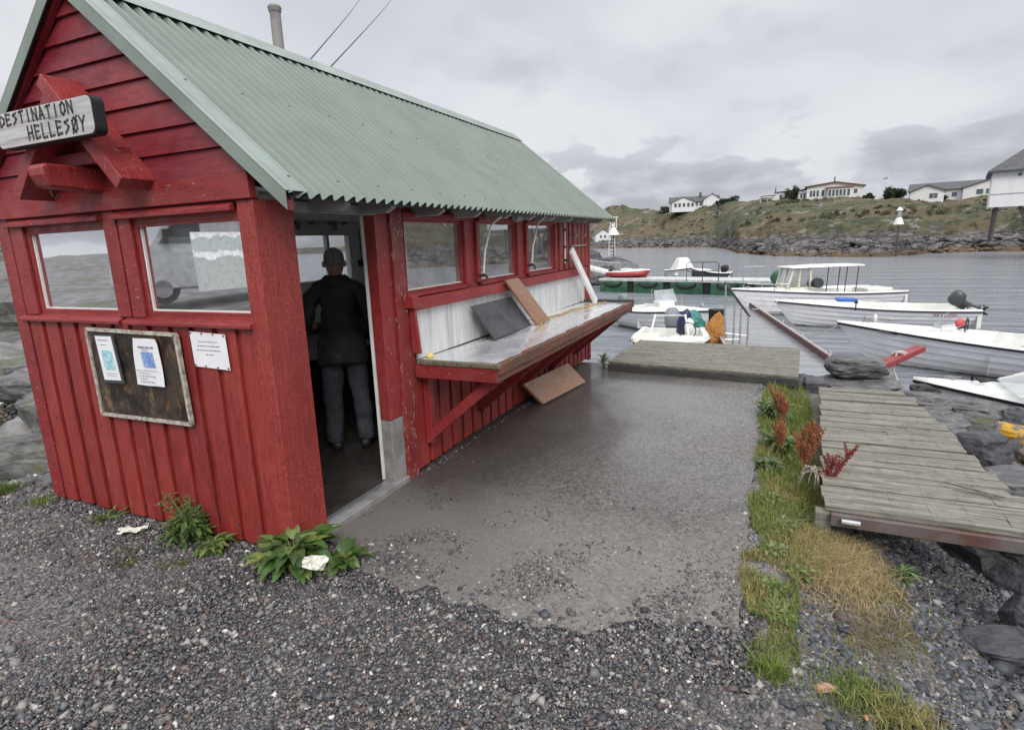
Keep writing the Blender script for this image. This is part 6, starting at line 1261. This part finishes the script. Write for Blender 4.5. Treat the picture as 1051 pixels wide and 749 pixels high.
def gable(m_w, m_r, x0, x1, y0, y1, ze, zr, axis, ov=.35):
    if axis == 'x':
        yc = (y0+y1)/2; m_w.prism([(x0, y0, -1.5), (x0, y1, -1.5), (x0, y1, ze), (x0, yc, zr), (x0, y0, ze)], (x1-x0, 0, 0)); s_ = (zr-ze)/(yc-y0)
        for a, b in ((y0-ov, yc), (y1+ov, yc)): m_r.prism([(x0-ov, a, ze-s_*ov+.02), (x0-ov, b, zr+.02), (x0-ov, b, zr+.20), (x0-ov, a, ze-s_*ov+.20)], (x1-x0+2*ov, 0, 0))
    else:
        xc = (x0+x1)/2; m_w.prism([(x0, y0, -1.5), (x1, y0, -1.5), (x1, y0, ze), (xc, y0, zr), (x0, y0, ze)], (0, y1-y0, 0)); s_ = (zr-ze)/(xc-x0)
        for a in (x0-ov, x1+ov): m_r.prism([(a, y0-ov, ze-s_*ov+.02), (xc, y0-ov, zr+.02), (xc, y0-ov, zr+.16), (a, y0-ov, ze-s_*ov+.16)], (0, y1-y0+ov, 0))
h1 = house('bungalow', -7.45, 183, 9.6, 0, 'far left white bungalow with long dark roof two gables and a chimney')
mw_, mr_ = MB(), MB(); gable(mw_, mr_, -7.2, 8.4, .4, 7, 2.0, 3.9, 'x'); gable(mw_, mr_, -6.4, 1.0, -1.0, 5, 1.9, 3.7, 'y'); gable(mw_, mr_, 3.6, 9.0, -.6, 5, 2.4, 4.5, 'y'); mw_.build('wall', 'hwhite', h1); mr_.build('roof', 'hroof', h1)
m = MB(); m.box(2.2, 3.0, 2.6, 3.4, 3.2, 5.3); m.build('chimney', 'hroof', h1); wins(h1, [-5.2, -3.9, -2.5, -1.1, .2], -1.0, .3, 1.6, .8); wins(h1, [1.6, 2.8], .4, .5, 1.6, .7)
h2 = house('glazed_house', 1.9, 147, 9.0, 0, 'large white house with flat pitched roofs and many tall windows on the hilltop')
m = MB(); m.box(-3.3+3.5, 17.0-6.0+3.2, 0, 8, -1.8, 2.4); m.build('wall', 'hwhite', h2)
m = MB(); m.prism([(-.4, -.6, 2.4), (-.4, -.6, 2.65), (7.3, -.6, 3.55), (14.8, -.6, 2.15), (14.8, -.6, 1.95), (7.3, -.6, 3.30)], (0, 9.2, 0)); m.build('roof', 'hbrown', h2)
m = MB(); m.prism([(.2, -.02, 2.4), (7.3, -.02, 3.3), (14.2, -.02, 2.4)], (0, 7.9, 0)); m.build('gable_wall', 'hwhite', h2)
m = MB(); m.box(5.5, 11.4, -1.6, -.02, -1.5, 1.7); m.build('sun_room', 'hwhite', h2); m = MB(); m.prism([(4.9, -1.9, 1.75), (11.9, -1.9, 1.75), (11.9, .0, 2.1), (4.9, .0, 2.1)], (0, 0, .12)); m.build('sun_room_roof', 'hred', h2)
wins(h2, [1.3, 2.1, 3.0, 4.3], 0, -.1, 1.5, .6); wins(h2, [6.0, 6.9, 7.8, 8.7, 9.6, 10.6], -1.6, -.3, 1.3, .65); wins(h2, [12.4], 0, .2, 1.3, .8)
m = MB(); m.box(7.0, 7.3, 3, 3.3, 3.2, 5.0); m.build('chimney', 'dgrey', h2)
m = MB(); m.box(-8.2, -1.9, .5, 7, -2.2, 1.75); m.box(-1.9, .15, 1.2, 7, -2.0, 1.6); m.build('wing_wall', 'hwhite', h2); m = MB(); m.prism([(-8.5, .1, 1.76), (-1.7, .1, 2.15), (-1.7, .1, 2.0), (-8.5, .1, 1.6)], (0, 7, 0)); m.prism([(-1.9, .9, 1.95), (.15, .9, 2.3), (.15, .9, 2.15), (-1.9, .9, 1.8)], (0, 6, 0)); m.build('wing_roof', 'hbrown', h2)
wins(h2, [-6.6, -5.2, -4.2, -3.2], .5, -.6, 1.0, .75); wins(h2, [-1.2, -.4], 1.2, -.2, 1.0, .5)
m = MB(); m.box(-12.0, -8.4, -.3, 0, -1.9, -.7); m.box(-9.0, -8.2, .0, 3.5, -1.6, 1.2); m.prism([(-12.4, -.6, 1.0), (-8.0, -.6, 1.2), (-8.0, -.6, 1.05), (-12.4, -.6, .85)], (0, 4, 0)); 
for x in (-12.1, -10.2, -8.5): m.box(x-.06, x+.06, -.4, -.28, -1.5, .95)
m.build('terrace', 'hwhite', h2); m = MB(); m.box(-8.3, -8.0, 2, 2.3, 1, 3.0); m.build('wing_flue', 'dgrey', h2)
h3 = house('gabled_house', 11.6, 129, 6.5, 0, 'low white house with two front gables and dark roofs right of the rounded bush')
mw_, mr_ = MB(), MB(); gable(mw_, mr_, -5.8, 7.0, 1.0, 7.5, 1.9, 3.6, 'x'); gable(mw_, mr_, -5.6, -.2, -.6, 4, 1.7, 3.0, 'y'); gable(mw_, mr_, 2.7, 12.0, -.2, 5, 1.9, 3.7, 'y'); mw_.build('wall', 'hwhite', h3); mr_.build('roof', 'hroof', h3)
m = MB(); m.box(8.9, 9.4, 2, 2.5, 3.0, 4.4); m.build('chimney', 'hroof', h3); wins(h3, [-2.2, -1.5], -.6, .0, 1.1, .6); wins(h3, [1.4], 1.0, .2, 1.2, .8); wins(h3, [5.2, 6.6, 7.4], -.2, .3, 1.4, 1.0)
m = MB(); m.tube([(0, 0, 0), (0, 0, 4.3)], .05, 6); fl = empty('flag_pole', pol(7.75, 138, 7.2), 0, 'thin flag pole with small pale flag by the rounded bush', 'flag pole'); m.build('pole', 'white', fl); m = MB(); m.prism([(0, 0, 4.1), (-.8, 0, 3.95), (-.75, 0, 3.65), (0, 0, 3.75)], (0, .02, 0)); m.build('flag', 'raft', fl)
hs_ = house('cottage', -15.55, 182, 1.3, .2, 'small white cottage low on the far shore beside the hut corner'); mw_, mr_ = MB(), MB(); gable(mw_, mr_, -2.2, 2.4, 0, 6, 1.6, 3.1, 'y'); mw_.build('wall', 'hwhite', hs_); mr_.build('roof', 'hroof', hs_); wins(hs_, [-.6, .7], 0, .5, 1.3, .6)
# white boathouse on stilts at the right edge
bh = house('stilt_house', 14.32, 64, 0, .02, 'tall white wooden house on dark stilts at the right edge above the shore rocks')
m = MB(); m.box(0, 9.5, 0, 7.5, 3.05, 5.95); m.build('wall', 'hwhite', bh); m = MB(); m.box(-.03, 9.5, -.035, .0, 4.06, 4.12); m.build('wall_band', 'alu', bh)
m = MB(); e_ = .35; z0 = 5.95; ex0, ex1, ey0, ey1 = -e_, 9.5+e_, -e_-.1, 7.5+e_; rx = 3.3; rzv = 8.6; yc = (ey0+ey1)/2
m.add([(ex0, ey0, z0), (ex1, ey0, z0), (ex1, ey1, z0), (ex0, ey1, z0), (ex0+rx, yc, rzv), (ex1-rx, yc, rzv), (ex0, ey0, z0-.14), (ex1, ey0, z0-.14), (ex1, ey1, z0-.14), (ex0, ey1, z0-.14)], [(0, 1, 5, 4), (1, 2, 5), (2, 3, 4, 5), (3, 0, 4), (0, 6, 7, 1), (1, 7, 8, 2), (2, 8, 9, 3), (3, 9, 6, 0), (6, 9, 8, 7)]); m.build('roof', 'hroof', bh)
def rp(x, y): return (x, y, z0+(y-ey0)*(rzv-z0)/(yc-ey0)+.05)
m = MB(); m.prism([rp(1.9, .55), rp(4.4, .55), rp(4.4, 1.5), rp(2.4, 1.5)], (0, 0, .06)); m.build('skylight', 'hwhite', bh); wins(bh, [1.72, 2.22], 0, 5.42, 5.66, .26)
m = MB(); m.box(4.3, 4.5, -.04, 0, 3.3, 5.4); m.build('downpipe', 'alu', bh)
M['stilt'] = simple('dark_stilt_wood', (.085, .075, .068), .85, 0, .4, 3)
for (xa, ya, xb, yb) in ((.5, .4, .35, .5), (2.0, .4, 3.1, .6), (3.9, .4, 3.4, .7), (2.8, .4, 4.0, .5), (4.6, .5, 4.1, .5), (5.8, .4, 5.6, .5), (.5, 5, .4, 5), (3, 5, 3, 5), (7.5, .4, 7.6, .5)):
    m = MB(); m.bar((xa, ya, 3.06), (xb, yb, .2), .22, .22); m.build('stilt', 'stilt', bh)
m = MB(); m.box(2.9, 3.9, 1.0, 2.0, .2, 1.7); m.build('store_box', 'dark', bh)
# white beacon on the right shore
bc = empty('beacon', (11.99, 60.0, -.3), 0, 'white lantern beacon with conical shade on a dark pole on the right shore', 'beacon'); bc.scale = (.68, .68, .92)
m = MB(); m.tube([(.05, 0, -.6), (0, 0, 2.6)], .11, 10, .09); m.build('pole', 'dgrey', bc); m = MB(); m.lathe([(.62, 2.45), (.60, 2.52), (.32, 3.05), (.30, 3.10), (0, 3.11)], (0, 0, 0), 16); m.build('conical_shade', 'gel', bc)
m = MB(); m.lathe([(.24, 3.1), (.24, 3.75), (0, 3.75)], (0, 0, 0), 10); m.build('lantern', simple('lantern_glass', (.35, .38, .38), .2), bc); m = MB(); m.lathe([(.40, 3.75), (.36, 3.82), (.12, 4.05), (0, 4.1)], (0, 0, 0), 14); m.build('lantern_cap', 'gel', bc)
# ------------------------------------------------------------------ white camper van standing behind the photographer, seen in the window glass
vn = empty('camper_van', (-10.6, -9.24, .53), math.radians(124), 'white camper van mirrored in the right front window of the hut', 'van')
side = [(-3.0, .35), (-3.05, 2.55), (-2.6, 2.62), (1.2, 2.62), (1.6, 2.45), (2.25, 1.45), (3.05, 1.15), (3.15, .5), (3.05, .32)]
m = MB(); m.prism([(x, -1.0, z) for x, z in side], (0, 2.0, 0)); m.build('body', simple('white_van_paint', (.62, .62, .62), .3), vn, .06)
m = MB(); m.prism([(1.15, -1.01, 1.42), (2.05, -1.01, 1.42), (1.55, -1.01, 2.15), (1.15, -1.01, 2.2)], (0, -.01, 0)); m.prism([(1.15, 1.01, 1.42), (2.05, 1.01, 1.42), (1.55, 1.01, 2.15), (1.15, 1.01, 2.2)], (0, .01, 0)); m.box(-2.5, .2, 1.005, 1.02, 1.5, 2.2); m.box(-2.5, .2, -1.02, -1.005, 1.5, 2.2); m.build('window', 'dgrey', vn)
for x in (-2.0, 2.1):
    for y in (-.98, .80):
        m = MB(); m.tube([(x, y, .36), (x, y+.18, .36)], .36, 24); o = m.build('wheel', 'black', vn); m = MB(); m.tube([(x, y-.02, .36), (x, y+.20, .36)], .21, 20); m.build('rim', 'alu', o)
m = MB(); m.box(1.75, 1.95, 1.02, 1.2, 1.45, 1.75); m.box(1.75, 1.95, -1.2, -1.02, 1.45, 1.75); m.build('mirror', 'black', vn)
